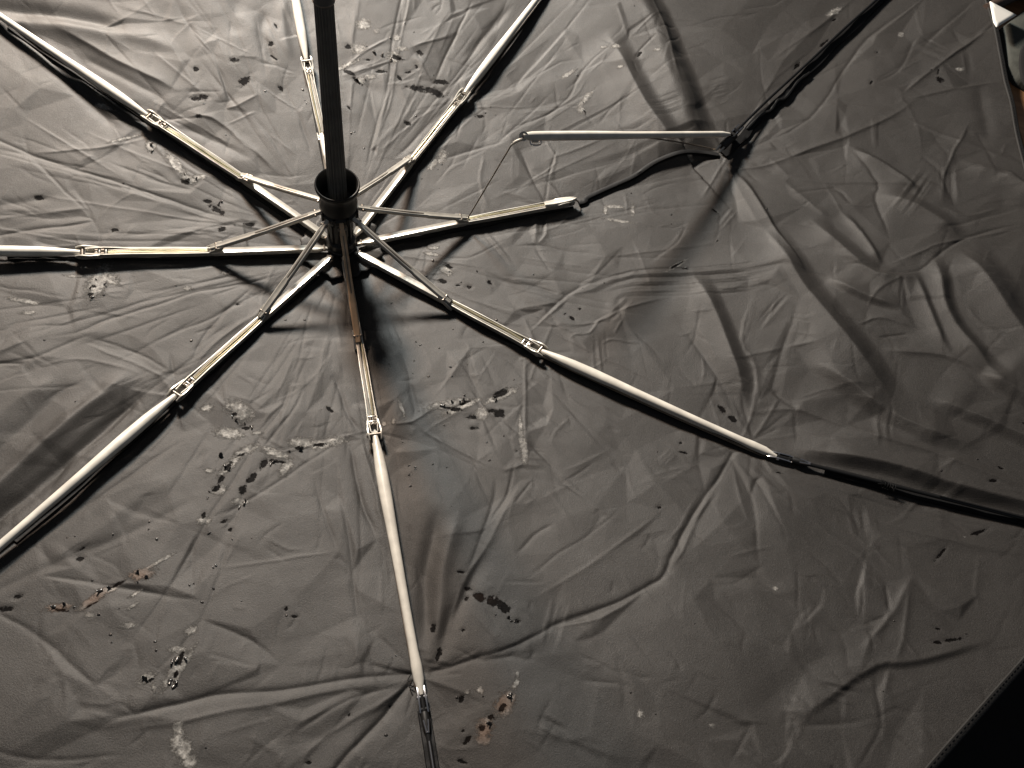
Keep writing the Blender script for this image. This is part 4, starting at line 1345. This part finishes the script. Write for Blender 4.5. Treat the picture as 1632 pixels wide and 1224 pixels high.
fl = mesh_obj('coating_flake', VB, FB, M_BLIST, ROOT)
fl['kind'] = 'stuff'
sm = fl.modifiers.new('thick', 'SOLIDIFY'); sm.thickness = .00025

# ------------------------------------------------------------------ what lies round the umbrella
FZ = -0.012
def tagged(o, label, cat, kind=None):
    if kind: o['kind'] = kind
    if label: o['label'] = label
    if cat: o['category'] = cat
    return o


def wood():
    m, nt, b = mat('oiled_floor_wood')
    N = nt.nodes.new; Lk = nt.links.new
    tc = N('ShaderNodeTexCoord'); mp = N('ShaderNodeMapping')
    mp.inputs['Scale'].default_value = (3, 45, 3)
    Lk(tc.outputs['Object'], mp.inputs['Vector'])
    oi = N('ShaderNodeObjectInfo')
    n = N('ShaderNodeTexNoise'); n.inputs['Scale'].default_value = 3; n.inputs['Detail'].default_value = 8; n.inputs['Distortion'].default_value = .8
    Lk(mp.outputs[0], n.inputs['Vector'])
    r = N('ShaderNodeValToRGB')
    r.color_ramp.elements[0].position = .3; r.color_ramp.elements[0].color = (.24, .105, .045, 1)
    r.color_ramp.elements[1].position = .72; r.color_ramp.elements[1].color = (.46, .24, .115, 1)
    Lk(n.outputs['Fac'], r.inputs['Fac']); Lk(r.outputs['Color'], b.inputs['Base Color'])
    b.inputs['Roughness'].default_value = .38
    bp = N('ShaderNodeBump'); bp.inputs['Strength'].default_value = .2; bp.inputs['Distance'].default_value = .0005
    Lk(n.outputs['Fac'], bp.inputs['Height']); Lk(bp.outputs['Normal'], b.inputs['Normal'])
    return m


M_WOOD = wood()
M_GAP = simple('joint_shadow_wood', (.05, .025, .015), .8)
M_FLOOR_SHADE_STRAP = simple('floor_shade_strap_black', (.0045, .0035, .0035), .95, 0, .8, 300, .4)  # near-black: the shade on the floor is put into its colour; strap shares it
fl_ = mesh_obj('floor', [(-3, -3, FZ), (3, -3, FZ), (3, 3, FZ), (-3, 3, FZ)], [(0, 1, 2, 3)], M_FLOOR_SHADE_STRAP, None, False)
fl_['kind'] = 'structure'

# dark olive cloth bag lying just past the hem, white card and ribbed strap in the corner
M_BAG = simple('olive_bag_cloth', (.060, .063, .054), .9, 0, .8, 500, .3)
def slab(name, px, z0, h, m, round_=.004, lift=None):
    """pillowy slab from a pixel outline set on the floor"""
    P = [un(x, y, z0)[:2] for x, y in px]
    c = np.mean(P, 0)
    V, Fx = [], []
    prof = [(1.0, 0), (1.0, h * .55), (1 - round_ * 6, h * .85), (1 - round_ * 16, h), (.55, h * 1.04), (.2, h * 1.06)]
    dense = []
    for i in range(len(P)):
        for t in np.linspace(0, 1, 6, endpoint=False): dense.append(lerp(P[i], P[(i + 1) % len(P)], t))
    n = len(dense)
    for s, z in prof:
        for j, p in enumerate(dense):
            qn = c + (p - c) * s
            V.append((qn[0], qn[1], z0 + z + (.0012 * math.sin(j * .9 + s * 9) if h > .01 and 0 < z else 0)))
    for i in range(len(prof) - 1):
        for j in range(n):
            k_ = (j + 1) % n
            Fx.append((i * n + j, i * n + k_, (i + 1) * n + k_, (i + 1) * n + j))
    Fx.append(tuple(range((len(prof) - 1) * n, len(prof) * n)))
    o = mesh_obj(name, V, Fx, m, None, True)
    bm = bmesh.new(); bm.from_mesh(o.data); bmesh.ops.recalc_face_normals(bm, faces=bm.faces)
    if sum(f.normal.z for f in bm.faces) < 0: bmesh.ops.reverse_faces(bm, faces=bm.faces)
    bm.to_mesh(o.data); bm.free()
    return o


TZ = .123
ha_, hb_ = un_can(1631, 240)[:2], un_can(1571, 0)[:2]
tu = (hb_ - ha_) / np.linalg.norm(hb_ - ha_); tv = np.array([tu[1], -tu[0]])
stool = bpy.data.objects.new('added_stool', None); COL.objects.link(stool)  # stool added to lift the wood out of the canopy's shadow
tagged(stool, 'low stool added beyond the hem to raise the orange brown wood into the light', 'stool')
so = ha_ + tu * .002 + tv * .003
stool.location = (so[0], so[1], FZ)
def sp_(a, b, z): return np.array([tu[0] * a + tv[0] * b, tu[1] * a + tv[1] * b, z - FZ])
for i in range(4):
    b0_, b1_ = i * .09 + .0006, (i + 1) * .09 - .0006
    mb = MB()
    for z, e_ in ((TZ - .016, 0), (TZ - .0012, 0), (TZ, .0012)):
        for a, b in ((e_, b0_ + e_), (.42 - e_, b0_ + e_), (.42 - e_, b1_ - e_), (e_, b1_ - e_)): mb.v.append(sp_(a, b, z))
    mb.f = [(0, 1, 5, 4), (1, 2, 6, 5), (2, 3, 7, 6), (3, 0, 4, 7), (4, 5, 9, 8), (5, 6, 10, 9), (6, 7, 11, 10), (7, 4, 8, 11), (8, 9, 10, 11), (3, 2, 1, 0)]
    mb.build('seat_board', M_WOOD, stool, False)
for a, b in ((.03, .03), (.39, .03), (.39, .33), (.03, .33)):
    MB().tube([sp_(a, b, FZ + .0002), sp_(a, b, FZ + .05), sp_(a, b, TZ - .0162)], [.011, .013, .014], 14, 1, (1, 0, 0)).build('leg', M_WOOD, stool)
bag = slab('cloth_bag', [(1586, 56), (1632, 20), (1700, -40), (1760, 40), (1740, 180), (1655, 160), (1614, 136), (1598, 116)], TZ, .010, M_BAG)
tagged(bag, 'dark olive cloth bag lying on the added wooden stool beyond the hem', 'bag')
hd = MB().tube(path([un(1650, 150, TZ + .012), un(1634, 125, TZ + .013), un(1632, 85, TZ + .013), un(1650, 60, TZ + .012)], 6), .0035, 10, .6).build('bag_strap', M_FLOOR_SHADE_STRAP, bag)
card = slab('paper_card', [(1577, 3), (1619, 25), (1588, 44), (1583, 36)], .1405, .0008, simple('white_card', (.85, .83, .78), .6), .0005)
tagged(card, 'bright white card corner lying on the dark folded blanket', 'card')
M_STRAP = simple('brown_webbing', (.060, .038, .028), .6, 0, .7, 600, .4)
st = bpy.data.objects.new('folded_blanket', None); COL.objects.link(st)
tagged(st, 'dark brown folded blanket under the white card at the corner', 'blanket')
st.location = tuple(un(1620, -5, TZ))
for i in range(7):
    zz = TZ + .0045 + .007 - .001 * (i % 3)
    a = un(1572, 14 - i * 12, zz); b = un(1730, -45 - i * 12, zz)
    a2 = lerp(a, b, .5) + up * .003
    o = MB().tube([p - np.array(st.location) for p in path([a, a2, b], 8)], [.0042 + .0006 * math.sin(i * 2 + j) for j in range(17)], 12, .9).build('blanket_fold', M_STRAP if i % 2 == 0 else M_BAG, st)
